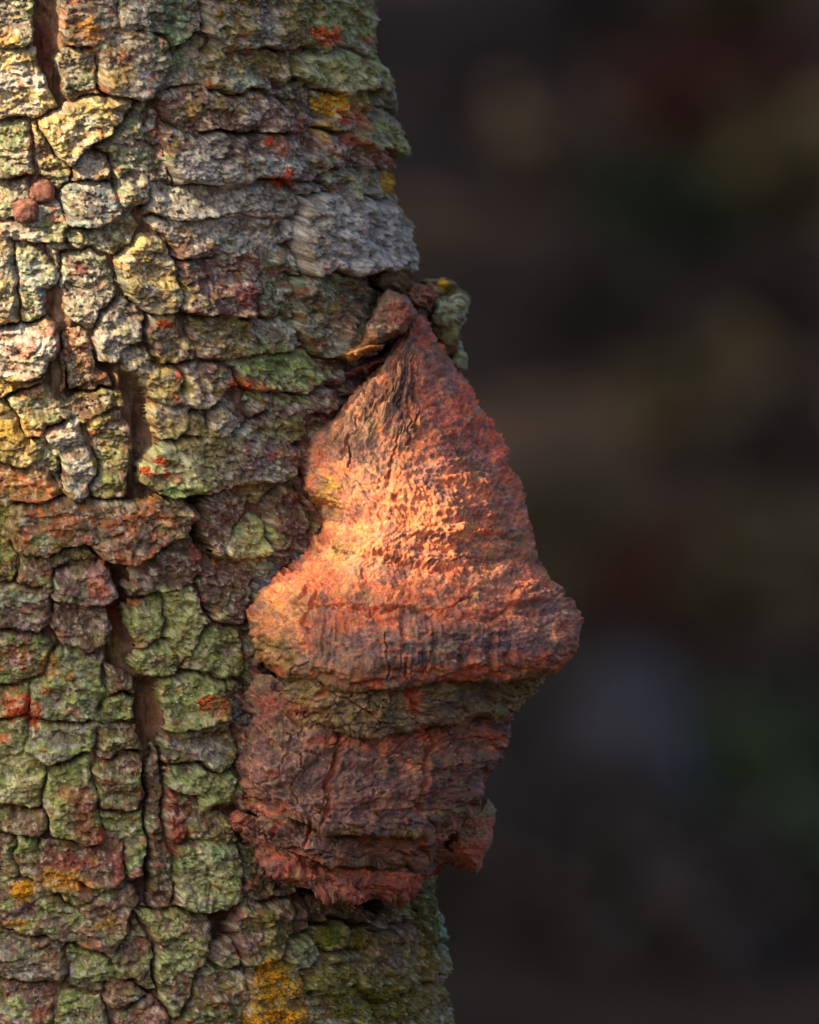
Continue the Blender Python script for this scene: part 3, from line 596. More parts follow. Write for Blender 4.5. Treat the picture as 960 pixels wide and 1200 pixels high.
OG = (208, 96, 58); OG2 = (224, 128, 82); MR = (112, 66, 60); DKM = (96, 64, 62); TAN = (166, 128, 98); GB = (94, 88, 88); OLB = (132, 108, 64); RDC = (176, 66, 42)
FPAINT = [
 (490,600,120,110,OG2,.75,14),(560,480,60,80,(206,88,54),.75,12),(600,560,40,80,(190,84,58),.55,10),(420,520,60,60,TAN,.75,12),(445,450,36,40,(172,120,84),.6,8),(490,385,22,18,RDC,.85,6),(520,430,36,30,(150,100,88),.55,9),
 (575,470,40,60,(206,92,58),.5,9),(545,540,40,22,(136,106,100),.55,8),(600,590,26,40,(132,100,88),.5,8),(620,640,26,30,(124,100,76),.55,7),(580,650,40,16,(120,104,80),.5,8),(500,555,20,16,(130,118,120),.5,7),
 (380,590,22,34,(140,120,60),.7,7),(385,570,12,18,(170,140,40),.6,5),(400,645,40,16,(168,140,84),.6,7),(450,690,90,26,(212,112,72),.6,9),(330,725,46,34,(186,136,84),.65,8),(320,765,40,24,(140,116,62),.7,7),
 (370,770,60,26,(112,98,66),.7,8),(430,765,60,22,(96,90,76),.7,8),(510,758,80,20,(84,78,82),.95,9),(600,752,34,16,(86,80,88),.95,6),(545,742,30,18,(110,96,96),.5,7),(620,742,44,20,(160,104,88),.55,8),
 (545,785,60,12,(200,80,48),.7,6),(640,775,36,16,(186,92,62),.65,7),(660,740,20,30,(140,96,76),.5,6),(470,730,60,14,(206,112,76),.6,7),(560,715,50,14,(208,96,60),.6,7),(630,700,26,20,(128,96,88),.6,7),
 (370,802,100,12,(112,98,62),.9,6),(480,800,40,8,(108,92,62),.8,6),(440,799,16,7,(184,80,50),.7,5),(620,794,40,8,(120,100,60),.6,6),
 (350,830,40,30,(130,102,56),.75,8),(430,830,50,24,(110,92,58),.75,8),(560,820,60,20,(98,88,74),.7,8),(590,805,50,12,(110,110,56),.6,6),(520,835,40,14,(112,84,70),.5,7),(488,822,10,18,(200,84,54),.8,5),
 (300,850,40,40,(112,60,54),.6,10),(340,900,50,50,(108,82,72),.6,12),(430,905,50,30,(120,78,70),.6,10),(430,945,60,20,(124,76,66),.5,9),(540,930,60,40,(126,70,60),.6,10),(540,880,60,30,(120,84,66),.6,8),
 (450,870,40,14,(206,110,72),.7,6),(505,865,30,14,(216,110,68),.75,6),(575,865,26,18,(206,100,62),.6,6),(480,895,20,10,(210,120,84),.6,5),(330,825,60,14,(150,58,40),.55,7),(430,974,110,7,(136,112,68),.75,6),(540,950,40,7,(136,112,66),.7,6),(330,958,40,6,(126,100,66),.6,6),
 (300,940,30,14,(146,66,48),.6,6),(340,1003,50,5,(206,104,66),.7,5),(420,1023,50,4,(206,104,66),.6,5),(470,982,60,4,(200,104,66),.5,5),(390,868,30,8,(196,100,64),.6,5),(320,952,26,5,(190,88,56),.6,5),(345,975,50,16,(96,76,72),.6,8),(460,1000,60,16,(140,84,58),.6,7),(440,1015,60,6,(124,104,62),.6,6),(270,955,16,14,(160,60,46),.7,6),
 (330,1010,60,20,(140,62,52),.6,9),(300,1005,30,14,(104,60,62),.5,7),(450,1040,70,16,(176,82,56),.6,7),(500,1030,26,14,(176,72,52),.6,6),(400,1025,50,8,(196,104,66),.6,6),
 (550,990,30,30,(170,84,56),.6,7),(560,950,22,16,(120,96,60),.5,6),(555,1015,20,12,(160,72,52),.6,6)]
FURROWS = [("352 716 375 707 432 711 470 714 520 722 560 728 600 716 640 708 665 696",7,4), ("372 624 395 640 430 650 470 660 515 670 560 662 600 655 632 650",6,4), ("440 646 475 656 512 664",-5,3),
 ("365 596 372 618 360 636 335 660",6,5), ("545 700 580 690 620 690 645 678",5,4), ("560 600 590 596 618 590",4,4), ("520 545 550 552 590 545",4,4), ("440 470 480 478 520 470",3,4),
 ("400 610 440 604 490 612 540 604",3.5,4), ("395 740 450 745 520 748 590 738 650 734",3.5,3), ("300 752 340 762 400 768",3.5,3), ("480 420 500 440 540 446",4,4)]
def fungus_layer(name, rows, prof_left, prof_right, front, dl, dr, ybot, ytop, base, seed, rad=False, lipr=12, nphi=430, amp=1.0, power=2.1, rstep=1.15, gran=1.0, label=None):
    """a tier: sections stacked from ytop(x) to ybot(x); front = depth of the front by row share"""
    y0, y1 = rows
    n = int((y1 - y0) / rstep)
    t = np.linspace(0, 1, n)
    extra_t = np.array([.995, .97, .9, .75, .5, .2])
    tt = np.concatenate([t, np.ones(len(extra_t))]); sh = np.concatenate([np.ones(n), extra_t])
    # rounded rim
    yn = y0 + tt * (y1 - y0)
    rim = np.clip((yn - (y1 - lipr)) / lipr, 0, 1)
    inset = min(lipr, 24) * .75 * (1 - np.sqrt(np.clip(1 - rim ** 2.4, 0, 1)))
    xL = interp(prof_left, yn) + inset; xR = interp(prof_right, yn) - inset
    F = interp(front, yn) - inset
    dL = interp(dl, yn); dR = interp(dr, yn)
    ph1 = np.linspace(math.pi, 0, nphi); ph2 = np.linspace(0, -math.pi, 62)[1:-1]
    ph = np.concatenate([ph1, ph2])
    PH = np.broadcast_to(ph[None, :], (len(tt), len(ph)))
    ex = 2.0 / power
    cs = np.sign(np.cos(PH)) * np.abs(np.cos(PH)) ** ex; sn = np.sign(np.sin(PH)) * np.abs(np.sin(PH)) ** ex
    a = ((xR - xL) / 2)[:, None]; xc = ((xR + xL) / 2)[:, None]
    a = a * sh[:, None]
    X = xc + a * cs
    Dm = dL[:, None] + (dR - dL)[:, None] * (cs * .5 + .5)
    b = np.maximum(F - (dL + dR) / 2, 25)[:, None] * sh[:, None]
    D = Dm + np.where(sn > 0, b, np.minimum(b, 110)) * sn
    yb = interp(ybot, X); yt = interp(ytop, X)
    Y = yt + tt[:, None] * (yb - yt) - (1 - sh)[:, None] * 10
    # displacement along the surface normal
    P = np.stack([X, Y, D], -1)
    du = np.roll(P, -1, 1) - np.roll(P, 1, 1); dv = np.gradient(P, axis=0)
    N = np.cross(du, dv); N /= np.linalg.norm(N, axis=-1, keepdims=True) + 1e-9
    mid = np.stack([np.broadcast_to(xc, X.shape), Y, np.broadcast_to(((dL + dR) / 2)[:, None], X.shape)], -1)
    flip = np.sign((N[:n] * (P - mid)[:n]).sum(-1).mean()); N = N * flip
    # arc coordinate so the relief is even round the section
    S = np.where(PH >= 0, (math.pi - PH) * 160, 500 - PH * 120)
    XX = .5 * X + .5 * S
    w1 = fbm(XX, Y, 40, 40, seed, 3)
    lump = fbm(XX, Y, 46, 26, seed + 1, 4); med = fbm(XX + 4 * w1, Y, 13, 9, seed + 2, 4, .6)
    f1, f2 = worley(X + 3 * med, Y * 1.3 + 3 * med, 6.2, seed)
    f3, f4 = worley(X + 5 * med, Y * 1.1 + 5 * med, 15, seed + 3)
    grn = fbm(X, Y, 4.2, 3.4, seed + 4, 3, .6)
    yrel = (Y - yt)
    conc = fbm(XX * .0 + 5 * w1, Y + 14 * w1, 1e6, 30, seed + 6, 3)
    furrow = fbm(XX, Y + 10 * w1, 160, 9, seed + 7, 3)
    tq = fbm(XX + 5 * w1, Y + 6 * w1, 60, 20, seed + 9, 4, .55) * 2.6
    ter = np.floor(tq) + sstep(.75, 1.0, tq - np.floor(tq))
    b1, b2 = worley(XX + 10 * med, Y * 1.3 + 8 * med, 44, seed + 5)
    blk = sstep(.075, .0, b2 - b1) * sstep(-.3, .2, lump + .2)
    if rad:
        gm = np.clip(sstep(1.3, .5, np.hypot((X - 490) / 110, (Y - 615) / 85)) + sstep(1.3, .5, np.hypot((X - 565) / 60, (Y - 490) / 90)) + .35, 0, 1)
        disp = 5.0 * lump + 2.0 * med + gm * (2.6 * (.45 - f1) + 2.0 * (f4 - f3 - .3)) + 1.0 * grn + 3.0 * conc + 1.2 * furrow + 1.3 * ter
    else:
        disp = amp * (7.0 * lump + 8.0 * fbm(XX, Y, 74, 48, seed + 24, 2) + 2.4 * med + gran * (2.2 * (.45 - f1) + 2.0 * (f4 - f3 - .3)) + .9 * grn + 3.0 * conc + .5 * furrow + 2.8 * ter - 8.5 * blk)
    fib = None
    if rad:
        ang = np.arctan2(X - 492, Y - 350); rr = np.hypot(X - 492, Y - 350)
        fb = fbm(ang * 60 + 1.6 * w1 + .8 * med, rr, 4.2, 46, seed + 8, 4, .65)
        wgt = np.clip(sstep(250, 90, rr) * sstep(.12, -.2, ang) + .35 * sstep(200, 60, rr), 0, 1)
        wgt = np.maximum(wgt, .55 * sstep(560, 470, X) * sstep(75, 20, np.abs(Y - 655)) * sstep(.1, .4, w1 + .3))
        wgt = wgt * sstep(30, 80, rr); disp = disp * (1 - .55 * wgt) + wgt * 6.0 * fb
        fib = wgt * fb
        # growth furrows and the rim's shoulder
        for (ps, dp, wd) in FURROWS:
            d_ = seg_dist(X + 5 * w1, Y + 6 * med + 4 * w1, pairs(ps)); sgn = np.exp(-(d_ / wd) ** 2)
            disp -= np.where(PH >= 0, dp * sgn, 0)
        rib = fbm(X, Y, 11, 60, seed + 40, 3)
        disp += (3.0 * rib + 4.5 * (.25 - np.abs(rib))) * sstep(705, 735, Y) * sstep(800, 770, Y) + 7 * np.exp(-((Y - (yb - 48)) / 26) ** 2)
    else:
        rib = fbm(X, Y, 13, 70, seed + 40, 3)
        disp += 1.2 * rib
    front_side = (PH >= 0)
    # colour
    base1, base2 = lin(base[0]), lin(base[1])
    m = sstep(-.3, .35, fbm(XX, Y, 26, 20, seed + 11, 5, .65))[..., None]
    Cc = base1 * (1 - m) + base2 * m
    for (x, y, rx, ry, c, s, ns) in FPAINT:
        if y + ry * 1.6 < y0 - 12 or y - ry * 1.6 > y1 + 25: continue
        if not (y0 - 25 < y < y1 + 12): continue
        q = np.hypot((X - x) / rx, (Y - y) / ry)
        nn = fbm(X, Y, ns * 1.5, ns * 1.3, int(x + y * 7), 3, .65)
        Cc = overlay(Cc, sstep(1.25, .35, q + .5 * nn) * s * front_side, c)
    Cc = overlay(Cc, .70 * sstep(.10, .5, fbm(XX, Y, 34, 24, seed + 17, 5, .7)), base[2])
    Cc = overlay(Cc, .62 * sstep(.15, .55, fbm(XX, Y, 15, 10, seed + 12, 4, .65)), base[2])
    if not rad: Cc = overlay(Cc, .7 * blk * sstep(0, .4, w1 + .1), (176, 76, 50))
    Cc = overlay(Cc, .40 * sstep(.2, .6, fbm(X, Y, 9, 6, seed + 13, 4, .65)), base[3])
    Cc = overlay(Cc, .35 * sstep(.35, .75, fbm(X, Y, 5, 4, seed + 14, 3, .6)), (186, 148, 116))
    Cc = overlay(Cc, .35 * sstep(.35, .7, fbm(X, Y, 6, 5, seed + 15, 3, .6)), (66, 50, 50))
    Cc = overlay(Cc, .30 * sstep(.45, .75, fbm(X, Y, 18, 12, seed + 16, 4, .6)), (132, 122, 52))
    Cc = Cc * np.clip(1 + .34 * fbm(X, Y, 20, 14, seed + 19, 4, .7), .45, 1.7)[..., None]
    Cc = Cc * (1 + .28 * fbm(X, Y, 2.9, 2.6, seed + 18, 2, .7)[..., None])
    if fib is not None:
        Cc = overlay(Cc, np.clip(.55 * sstep(.1, .6, -fib), 0, 1), (84, 66, 62)); Cc = overlay(Cc, np.clip(.5 * sstep(.1, .6, fib), 0, 1), (196, 150, 108))
    warp = 3.5 * fbm(X, Y, 12, 12, seed + 21, 3)
    for s, wd, dp, pg_ in FCR:
        pts = pairs(s); cyy = sum(p[1] for p in pts) / len(pts)
        if not (y0 - 20 < cyy < y1 + 12): continue
        d = np.where(front_side, seg_dist(X + warp, Y + warp * .6, pts), 1e3)
        prof = sstep(wd * .75, wd * .30, d * (1 + .5 * fbm(X, Y, 9, 9, seed + 23, 2)))
        disp -= dp * prof - 1.2 * np.exp(-((d - wd) / 2.5) ** 2)
        if pg_: Cc = overlay(Cc, prof * pg_ * .85, (192, 100, 66))
    disp *= np.where(sh < 1, .3, 1.0)[:, None]
    end = np.clip(np.linspace(0, 1, len(tt)) * 40, 0, 1)[:, None]
    P = P + N * (disp * end)[..., None]
    V = to_world(P[..., 0], P[..., 1], P[..., 2]) - FO
    o = mesh_np(name, V.reshape(-1, 3), grid_quads(len(tt), len(ph), True), M_fungus, fungus, np.clip(Cc, .012, .75).reshape(-1, 3))
    if label: o['label'] = label
    return o
capL = pairs("366 480 385 470 400 458 430 442 460 414 490 386 510 369 540 356 572 357 596 368 620 368 650 344 680 322 705 308 735 297 765 292 810 294")
capR = pairs("366 500 385 513 400 523 430 540 460 554 490 574 510 585 540 598 570 609 600 619 620 625 648 630 660 636 680 648 705 660 735 672 765 677 800 674")
fungus_layer('cap', (366, 800), capL, capR,
    pairs("366 170 400 205 450 262 500 306 560 350 620 392 660 408 700 440 740 462 770 468 800 460"),
    pairs("366 120 400 150 460 210 510 250 560 285 600 285 650 305 700 330 760 345 800 345"),
    pairs("366 60 430 50 500 100 600 165 700 215 760 232 800 232"),
    pairs("285 764 300 776 340 798 420 806 470 803 520 797 600 797 650 791 672 776 690 765"), pairs("0 366 900 366"),
    ((190, 98, 64), (148, 98, 80), (108, 86, 82), (204, 112, 72)), 301, rad=True, lipr=32, nphi=520, amp=.85, power=2.0,
    label='rust-orange conical upper cap with fibrous top and grey rim')
fungus_layer('growth_layer', (782, 858), pairs("780 318 800 320 830 328 858 345"), pairs("780 648 800 640 830 624 858 606"),
    pairs("780 436 800 434 830 430 858 416"), pairs("780 325 858 320"), pairs("780 160 858 150"),
    pairs("300 800 320 818 345 842 380 856 430 863 480 857 540 843 600 838 640 822"), pairs("280 760 340 782 420 790 520 782 600 780 690 772"),
    ((130, 108, 70), (116, 92, 72), (96, 80, 70), (136, 120, 72)), 331, lipr=11, nphi=400, amp=.9, gran=.6, label='olive-brown band under the cap rim')
fungus_layer('lower_cap', (828, 965), pairs("825 300 835 288 850 282 880 277 920 270 945 274 965 296"), pairs("825 608 850 606 880 602 920 590 945 578 965 560"),
    pairs("825 390 850 402 880 420 920 442 950 452 965 446"), pairs("825 338 920 345 965 340"), pairs("825 150 920 150 965 160"),
    pairs("262 935 275 944 326 955 365 964 417 977 499 977 545 962 580 938 610 925"), pairs("262 815 290 788 320 790 345 812 400 838 440 844 500 836 560 824 610 816"),
    ((112, 82, 73), (132, 92, 76), (84, 69, 68), (152, 100, 74)), 361, lipr=12, nphi=430, amp=.95, gran=.45, label='maroon-brown lower tier split by two orange cracks')
fungus_layer('growth_layer', (935, 1012), pairs("935 280 960 282 985 290 1012 310"), pairs("935 570 960 562 985 545 1012 520"),
    pairs("935 396 960 408 990 422 1012 418"), pairs("935 335 1012 325"), pairs("935 150 1012 150"),
    pairs("270 958 297 977 350 1001 398 1012 446 1021 489 1016 527 996 560 975"), pairs("262 925 326 935 417 955 499 955 545 940 600 915"),
    ((138, 98, 74), (120, 90, 74), (92, 74, 70), (164, 102, 70)), 391, lipr=12, nphi=400, amp=.95, gran=.55, label='brown ledge below the lower cap')
fungus_layer('growth_layer', (965, 1046), pairs("960 262 975 263 990 270 1010 288 1030 310 1046 335"), pairs("960 530 1000 522 1025 510 1046 490"),
    pairs("960 364 985 378 1020 398 1046 390"), pairs("960 332 1046 318"), pairs("960 160 1046 150"),
    pairs("258 975 274 992 312 1028 360 1042 422 1058 480 1048 508 1018 530 1005"), pairs("255 938 297 955 350 975 420 992 489 990 540 970"),
    ((142, 84, 66), (120, 82, 72), (90, 70, 69), (174, 104, 74)), 421, lipr=16, nphi=400, amp=1.0, gran=.7, label='reddish lowest ledge with ragged edge')
slab('knob', "520 952 546 940 572 940 583 956 580 990 562 1030 540 1022 516 1014 520 984", 250, -1.0, -.25, (132, 96, 68), (160, 90, 64), M_fungus, fungus, 533, FO, 90, [(556, 1006, 22, (166, 84, 60)), (545, 975, 16, (112, 88, 62)), (570, 950, 16, (120, 98, 60))], 1.5, 7)
blob('knob', 279, 955, 352, 14, 13, 22, (150, 62, 50), (112, 60, 58), M_fungus, fungus, 35, .15, 0, (80, 60), FO)

# ------------------------------------------------------------------ small brown nodules on the bark
def nodule(x, y, r, label, seed):
    p, th = surf(x, y)
    d = (-p[1]) / PX + r * .35
    e = empty('brown_nodule', (wx(x), -d * PX, wz(y + r * .8)))
    tag(e, label, 'nodule', 'brown nodules on the bark')
    blob('body', x, y, d, r, r * 1.02, r * .9, (126, 86, 76), (92, 64, 58), M_gall, e, seed, .10, 0, (72, 50), np.array(e.location))
nodule(52, 226, 14, 'rounded dull brown nodule on grey bark, the upper of a touching pair', 41)
nodule(34, 250, 15, 'rounded brown nodule with orange tinge, the lower of a touching pair', 43)

# ------------------------------------------------------------------ granular lichen colonies
ico_v = []; ico_f = []
def grain_base():
    n1, n2 = 7, 5
    v = []
    for i in range(n2):
        w_ = math.pi * (i + .5) / n2 * 1.0
        for j in range(n1):
            u = 2 * math.pi * j / n1
            v.append((math.sin(w_) * math.cos(u), math.cos(w_), math.sin(w_) * math.sin(u)))
    return np.array(v), grid_quads(n2, n1, True)
GB_V, GB_F = grain_base()
def lichen(x, y, rx, ry, n, rgb, rgb2, size, name, label, cat='lichen', group=None):
    V = []; F = []; Cc = []; k = 0
    for i in range(n):
        a = random.uniform(0, 2 * math.pi); q = random.random() ** .62
        # clustered: pull towards one of a few centres
        gx_ = x + rx * q * math.cos(a); gy_ = y + ry * q * math.sin(a)
        if vn(np.array([gx_ / 7.0]), np.array([gy_ / 7.0]), 77)[0] < -.25: continue
        p, th = surf(gx_, gy_)
        if p is None: continue
        s = size * random.uniform(.5, 1.25) * PX
        sc_ = np.array([s * random.uniform(.8, 1.4), s * .75, s * random.uniform(.8, 1.2)])
        V.append(GB_V * sc_ * (1 + .2 * rng.standard_normal((len(GB_V), 1))) + p); F.append(GB_F + k); k += len(GB_V)
        f = random.random(); c = lin(rgb) * (1 - f) + lin(rgb2) * f
        Cc.append(np.broadcast_to(c * random.uniform(.8, 1.15), (len(GB_V), 3)))
    if not V: return
    V = np.concatenate(V); org = np.array([wx(x), V[:, 1].mean(), V[:, 2].min()])
    o = mesh_np(name, V - org, np.concatenate(F), M_lichen, None, np.concatenate(Cc)); o.location = org
    tag(o, label, cat, group)
LG = 'lichen colonies on the bark'
lichen(375, 38, 11, 12, 170, (202, 94, 46), (180, 76, 42), 1.7, 'orange_lichen', 'vivid orange-red lichen colony on green bark at the trunk edge', group=LG)
lichen(384, 118, 22, 14, 230, (214, 166, 40), (196, 130, 30), 1.7, 'yellow_lichen', 'golden yellow lichen crust beside scattered orange spots on grey bark', group=LG)
lichen(406, 132, 14, 14, 90, (196, 84, 44), (170, 70, 46), 1.6, 'orange_lichen', 'scattered orange lichen adjoining the golden crust', group=LG)
lichen(322, 214, 9, 6, 90, (202, 94, 46), (180, 76, 42), 1.6, 'orange_lichen', 'orange lichen spot under the corner of a wide grey-white bark plate', group=LG)
lichen(339, 206, 6, 11, 80, (192, 86, 46), (170, 70, 42), 1.6, 'orange_lichen', 'upright orange lichen streak beside the corner of a wide grey-white plate', group=LG)
lichen(458, 208, 8, 13, 140, (214, 166, 36), (206, 140, 30), 1.6, 'yellow_lichen', 'golden yellow lichen patch on the trunk edge above a grey plate', group=LG)
lichen(316, 168, 6, 8, 60, (194, 90, 48), (172, 72, 44), 1.5, 'orange_lichen', 'orange lichen dots on a purplish brown bark plate', group=LG)
lichen(195, 381, 9, 4, 60, (210, 96, 40), (196, 76, 36), 1.5, 'orange_lichen', 'orange lichen streak under a deep horizontal crack', group=LG)
lichen(284, 452, 18, 7, 70, (192, 88, 46), (172, 72, 44), 1.4, 'orange_lichen', 'orange lichen specks on a bright green crusted plate', group=LG)
for (x, y) in ((172, 552), (187, 540), (196, 556)):
    lichen(x, y, 6, 5, 46, (200, 88, 44), (180, 74, 42), 1.5, 'orange_lichen', 'small orange lichen dot on a yellow-green plate over the dark fissure', group='orange dots on the yellow-green plate')
lichen(25, 828, 17, 16, 190, (200, 86, 44), (170, 66, 44), 1.7, 'orange_lichen', 'broad cluster of orange lichen on pale green bark', group=LG)
lichen(43, 836, 9, 14, 90, (190, 80, 44), (170, 66, 44), 1.6, 'orange_lichen', 'narrow orange lichen cluster next to a broader one on pale green bark', group=LG)
lichen(250, 824, 17, 10, 120, (206, 96, 44), (180, 70, 40), 1.6, 'orange_lichen', 'orange lichen on green crust close beside the fungus', group=LG)
lichen(30, 1040, 11, 9, 120, (214, 160, 36), (200, 130, 30), 1.7, 'yellow_lichen', 'bright yellow lichen tuft on greenish bark below red-stained plates', group=LG)
lichen(72, 1026, 26, 9, 130, (206, 150, 40), (186, 116, 40), 1.5, 'yellow_lichen', 'thin slanting band of yellow lichen under a red-stained plate', group=LG)
lichen(318, 1148, 20, 24, 330, (210, 158, 36), (180, 116, 30), 1.8, 'yellow_lichen', 'thick golden lichen on a bark plate beneath the fungus', group=LG)
lichen(318, 1192, 34, 10, 260, (216, 160, 30), (200, 130, 30), 1.8, 'yellow_lichen', 'brightest golden lichen mat at the base of the plate beneath the fungus', group=LG)
lichen(540, 1103, 14, 22, 170, (150, 180, 164), (120, 150, 130), 2.2, 'pale_lichen', 'pale blue-green leafy lichen on the trunk edge beneath the fungus', group=LG)
lichen(383, 1099, 19, 11, 240, (120, 116, 34), (92, 98, 32), 1.7, 'moss_cushion', 'olive moss cushion in the shade beneath the fungus', 'moss', 'moss beneath the fungus')
lichen(420, 1108, 14, 10, 170, (140, 114, 34), (104, 96, 32), 1.7, 'moss_cushion', 'golden olive moss cushion next to an olive one beneath the fungus', 'moss', 'moss beneath the fungus')
lichen(440, 1180, 56, 22, 620, (118, 112, 34), (86, 92, 32), 1.7, 'moss_mat', 'wide yellow-green moss mat on dark bark beneath the fungus', 'moss', 'moss beneath the fungus')
lichen(505, 1085, 16, 46, 480, (84, 92, 36), (112, 108, 36), 1.6, 'moss_mat', 'tall dark green moss mat along the shaded trunk edge', 'moss', 'moss beneath the fungus')

# ------------------------------------------------------------------ foliage builders
def leaves(name, pts, size, mat, parent, asp=.55):
    pts = np.asarray(pts); n = len(pts)
    a = rng.standard_normal((n, 3)); a /= np.linalg.norm(a, axis=1, keepdims=True)
    b = np.cross(a, rng.standard_normal((n, 3))); b /= np.linalg.norm(b, axis=1, keepdims=True)
    nn = np.cross(a, b)
    s = (size * rng.uniform(.6, 1.3, n))[:, None]
    V = np.stack([pts - a * s, pts + b * s * asp + nn * s * .12, pts + a * s, pts - b * s * asp + nn * s * .12], 1).reshape(-1, 3)
    return mesh_np(name, V, np.arange(4 * n).reshape(-1, 4), mat, parent, None, False)
def tube(pts, rad, nseg=9):
    V = []; F = []
    pts = [Vector(p) for p in pts]
    for i, p in enumerate(pts):
        t = (pts[min(i + 1, len(pts) - 1)] - pts[max(i - 1, 0)]).normalized()
        u = t.cross(Vector((.31, .87, .21))).normalized(); v = t.cross(u)
        for j in range(nseg):
            a = 2 * math.pi * j / nseg
            V.append(p + (u * math.cos(a) + v * math.sin(a)) * rad[i])
    return np.array(V), grid_quads(len(pts), nseg, True)
def limbs(name, list_of, mat, parent):
    Vs = []; Fs = []; k = 0
    for pts, rad in list_of:
        v, f = tube(pts, rad); Vs.append(v); Fs.append(f + k); k += len(v)
    return mesh_np(name, np.concatenate(Vs), np.concatenate(Fs), mat, parent)
# the tree's own limbs and crown, above the picture
tp = Vector((cxw[-1, 0], 0, 4.5))
LL = []; ends = []
for i in range(7):
    a = i * 2 * math.pi / 7 + .4; e_ = tp + Vector((math.cos(a) * 1.7, math.sin(a) * 1.7, 1.5 + .5 * (i % 3)))
    LL.append(([tp - Vector((0, 0, .35)), tp.lerp(e_, .45) + Vector((0, 0, .25)), e_], [.10, .06, .02])); ends.append(e_)
limbs('limb', LL, M_trunk, tree)
cl = np.concatenate([np.array(e_) + rng.normal(0, .62, (420, 3)) for e_ in ends])
leaves('crown', cl[cl[:, 2] > 4.6], .09, M_leaf, tree)

# ------------------------------------------------------------------ unseen young tree to the left: crown shaped to shade the lower trunk
OPEN = [(492, 585, 112, 140), (425, 455, 105, 120), (70, 280, 170, 340), (322, 728, 34, 30)]  # gaps cut in the crown where sun should land on bark and cap
T0 = 3.4
st = empty('shade_tree', (SUN.x * T0 - .15, SUN.y * T0, 0)); so_ = np.array(st.location)
tag(st, 'unseen slender young tree, its crown shaped to shade the thick trunk', 'tree')
spn = np.array(SUN)
ctr = np.array([wx(300), -.133, wz(800)]) + spn * T0
pts = ctr + rng.normal(0, 1, (15000, 3)) * np.array([.42, .42, .34]) + np.array([0, 0, -.25])
tproj = (pts[:, 1] + .133) / spn[1]
land = pts - spn * tproj[:, None]
lx = land[:, 0] / PX + 480; ly = 600 - (land[:, 2] - ZC) / PX
edge = 742 + 16 * np.sin(lx / 60.0) - 0.02 * (lx - 300)
low = ly > edge + 22
keep_ = low | (rng.random(len(pts)) < .85)
for (x, y, rx, ry) in OPEN:
    keep_ &= low | (np.hypot((lx - x) / (rx + 34), (ly - y) / (ry + 34)) > 1)
leaves('crown', pts[keep_] - so_, .032, M_leaf, st)
top = ctr - so_ + np.array([0, 0, .25]); b0 = Vector((0, 0, -.05)); b1 = Vector((.05, .03, 1.1)); b2 = Vector((ctr[0] - so_[0], ctr[1] - so_[1], 2.2))
limbs('trunk', [([b0, b1, b2], [.035, .028, .015])] + [([b1.lerp(b2, .6), b2 + Vector((math.cos(a) * .5, math.sin(a) * .4, .25))], [.012, .004]) for a in (0.4, 1.7, 2.9, 4.1, 5.3)], M_trunk, st)

# ------------------------------------------------------------------ the shaded wood behind
def behind(px, py, Y):
    f = (Y + REF * PX + CAMD) / CAMD
    return (px - 480) * PX * f, ZC + (600 - py) * PX * f
def shrub(px, py, Y, r, mat, label, n=1400, size=.05):
    x, z = behind(px, py, Y); gz = ground_z0(x, Y)
    e = empty('shrub', (x, Y, gz)); tag(e, label, 'shrub', 'shrubs of the wood')
    h = max(z - gz, r * .5)
    p = rng.normal(0, 1, (n, 3)); p /= np.linalg.norm(p, axis=1, keepdims=True); p *= (rng.random((n, 1)) ** .4)
    p = p * np.array([r, r, r * .95]) * (1 + .25 * np.sin(p[:, :1] * 7 + p[:, 2:] * 5)) + np.array([0, 0, h])
    p[:, 2] = np.maximum(p[:, 2], .03)
    leaves('foliage', p, size, mat, e)
    limbs('stem', [([Vector((0, 0, -.08)), Vector((.1 * math.cos(a), .1 * math.sin(a), h * .5)), Vector((r * .5 * math.cos(a), r * .5 * math.sin(a), h + r * .3))], [.03, .02, .006]) for a in (0.3, 1.9, 3.4, 5.0)], M_trunk, e)
shrub(850, 185, 32, .30, M_red, 'dark red-leaved shrub in the blurred wood behind')
shrub(925, 270, 29, .26, M_olive, 'olive-leaved shrub beside the dark red one in the blurred wood')
shrub(690, 680, 20.6, .15, M_olive, 'low olive shrub in the blurred wood behind the fungus')
shrub(955, 1060, 15, .17, M_green, 'dark green low shrub in the blurred wood')
shrub(860, 60, 36.5, .25, M_olive, 'tall pale olive shrub at the back of the blurred wood')
shrub(900, 700, 20.2, .17, M_olive, 'dull olive shrub low in the blurred wood')
shrub(615, 1120, 14.6, .14, M_bracken, 'dark brown low bracken clump at the foot of the blurred slope, near the trunk')
shrub(790, 1150, 14.2, .16, M_bracken, 'dark brown low bracken clump below the pale boulder')
for (px, py, Yd, r, mt) in [(600, 120, 34.5, .24, M_bracken), (700, 60, 37, .26, M_bracken), (640, 250, 30, .2, M_bracken), (780, 300, 28.6, .2, M_green), (940, 420, 25.5, .2, M_bracken), (700, 420, 25.6, .18, M_bracken),
                          (820, 520, 23.3, .17, M_olive), (940, 560, 22.6, .17, M_bracken), (790, 690, 20.4, .14, M_red), (950, 820, 18.3, .14, M_bracken), (610, 930, 17, .1, M_bracken), (870, 940, 16.9, .13, M_green), (700, 1060, 15.6, .12, M_bracken)]:
    shrub(px, py, Yd, r, mt, {'bracken': 'small dry brown bracken clump in the blurred undergrowth on the slope', 'dark_leaf': 'small dark green plant in the blurred undergrowth on the slope', 'olive_leaf': 'small olive plant higher up the slope in the blurred undergrowth', 'russet_leaf': 'small russet plant above the pale boulder in the blurred undergrowth'}[mt.name], 700, .035)
x, z = behind(745, 940, 16); gz = ground_z0(x, 16)
V0 = []
bu = np.linspace(0, 2 * math.pi, 40, endpoint=False); bv = np.linspace(.03, math.pi - .03, 26)
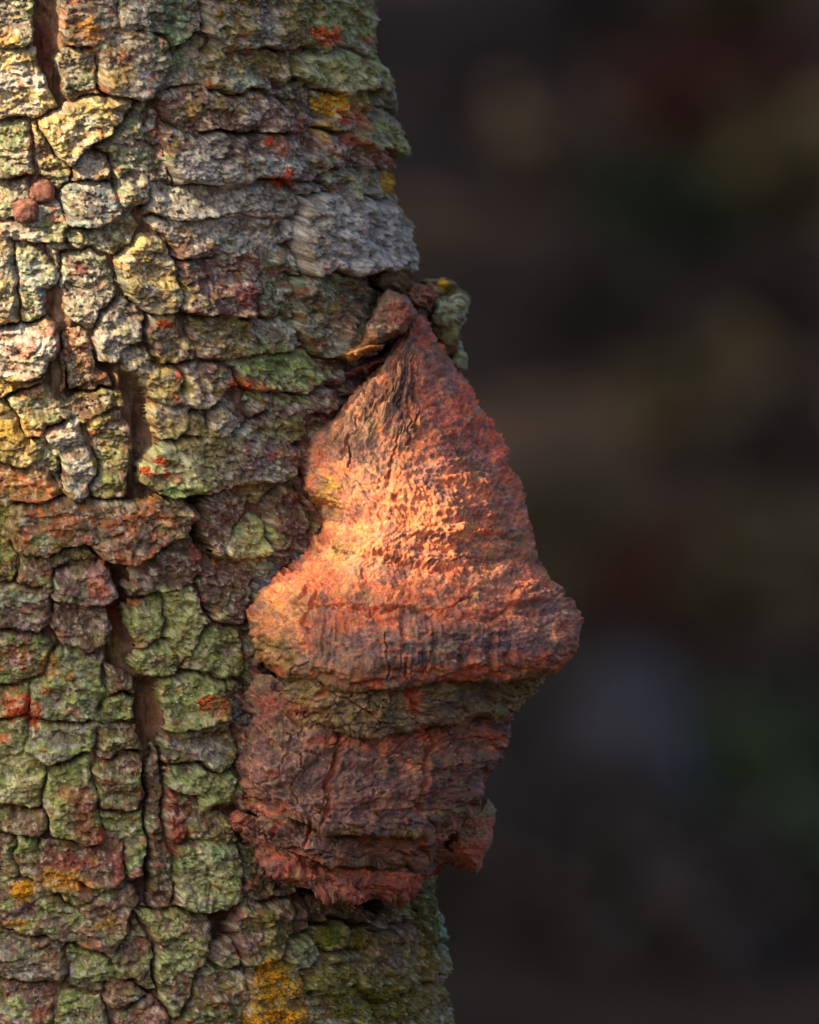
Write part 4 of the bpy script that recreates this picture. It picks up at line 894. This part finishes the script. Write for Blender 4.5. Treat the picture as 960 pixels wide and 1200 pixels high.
BU, BV = np.meshgrid(bu, bv)
bf = 1 + .18 * fbm(np.cos(BU) * 2 * np.sin(BV), np.sin(BU) * 2 * np.sin(BV) + np.cos(BV), .9, .9, 5, 4)
BVx = np.stack([.12 * np.sin(BV) * np.cos(BU) * bf, .13 * np.sin(BV) * np.sin(BU) * bf, .24 * np.cos(BV) * bf], -1).reshape(-1, 3)
bo = mesh_np('boulder', BVx, grid_quads(26, 40, True)[:, ::-1], M_stone, None); bo.location = (x, 16, gz + .05)
tag(bo, 'pale blue-grey upright boulder in the blurred wood', 'boulder')

def far_tree(label, h, r):
    e = empty('forest_tree'); tag(e, label, 'tree', 'trees of the shaded wood')
    limbs('trunk', [([Vector((0, 0, -.3)), Vector((.06, 0, h * .5)), Vector((.02, .1, h * .92))], [.2, .15, .05])] +
          [([Vector((.04, 0, h * z_)), Vector((math.cos(a) * r * .7, math.sin(a) * r * .7, h * z_ + .9))], [.07, .02]) for z_, a in ((.35, .2), (.45, 2.2), (.55, 4.1), (.65, 5.3), (.5, 1.2))], M_trunk, e)
    n = 5200
    p = rng.normal(0, 1, (n, 3)); p /= np.linalg.norm(p, axis=1, keepdims=True); p *= rng.random((n, 1)) ** .45
    p *= (1 + .22 * np.sin(p[:, :1] * 6 + 1) * np.cos(p[:, 1:2] * 5))
    leaves('crown', p * np.array([r, r, h * .40]) + np.array([0, 0, h * .60]), .17, M_green, e)
    return e
FTL = 'dense dark tree of the shaded wood behind, with leafy crown'
proto = far_tree(FTL, 9.0, 2.5)
spots = [(-5.5, 17), (-8.5, 21), (-5.2, 23), (-10, 26), (-5.5, 29), (-9, 32), (-4.2, 35), (-8, 38), (-13, 22), (-13, 30), (4.6, 20), (5.2, 26), (4.8, 33), (8.5, 24), (8.6, 31), (.2, 42), (3.6, 41), (-3.4, 43), (7, 40), (-6, 12.5), (-9.5, 15), (6, 14), (-4.6, 9.2), (-7.6, 7.6), (-4.4, 13.2)]
for i, (x, y) in enumerate(spots):
    if i == 0: o = proto
    else:
        o = proto.copy(); col.objects.link(o)
        for ch in proto.children:
            c = ch.copy(); col.objects.link(c); c.parent = o
    o.location = (x, y, ground_z0(x, y)); o.rotation_euler.z = random.uniform(0, 6.28)
    k = random.uniform(.85, 1.15); o.scale = (k, k, k)
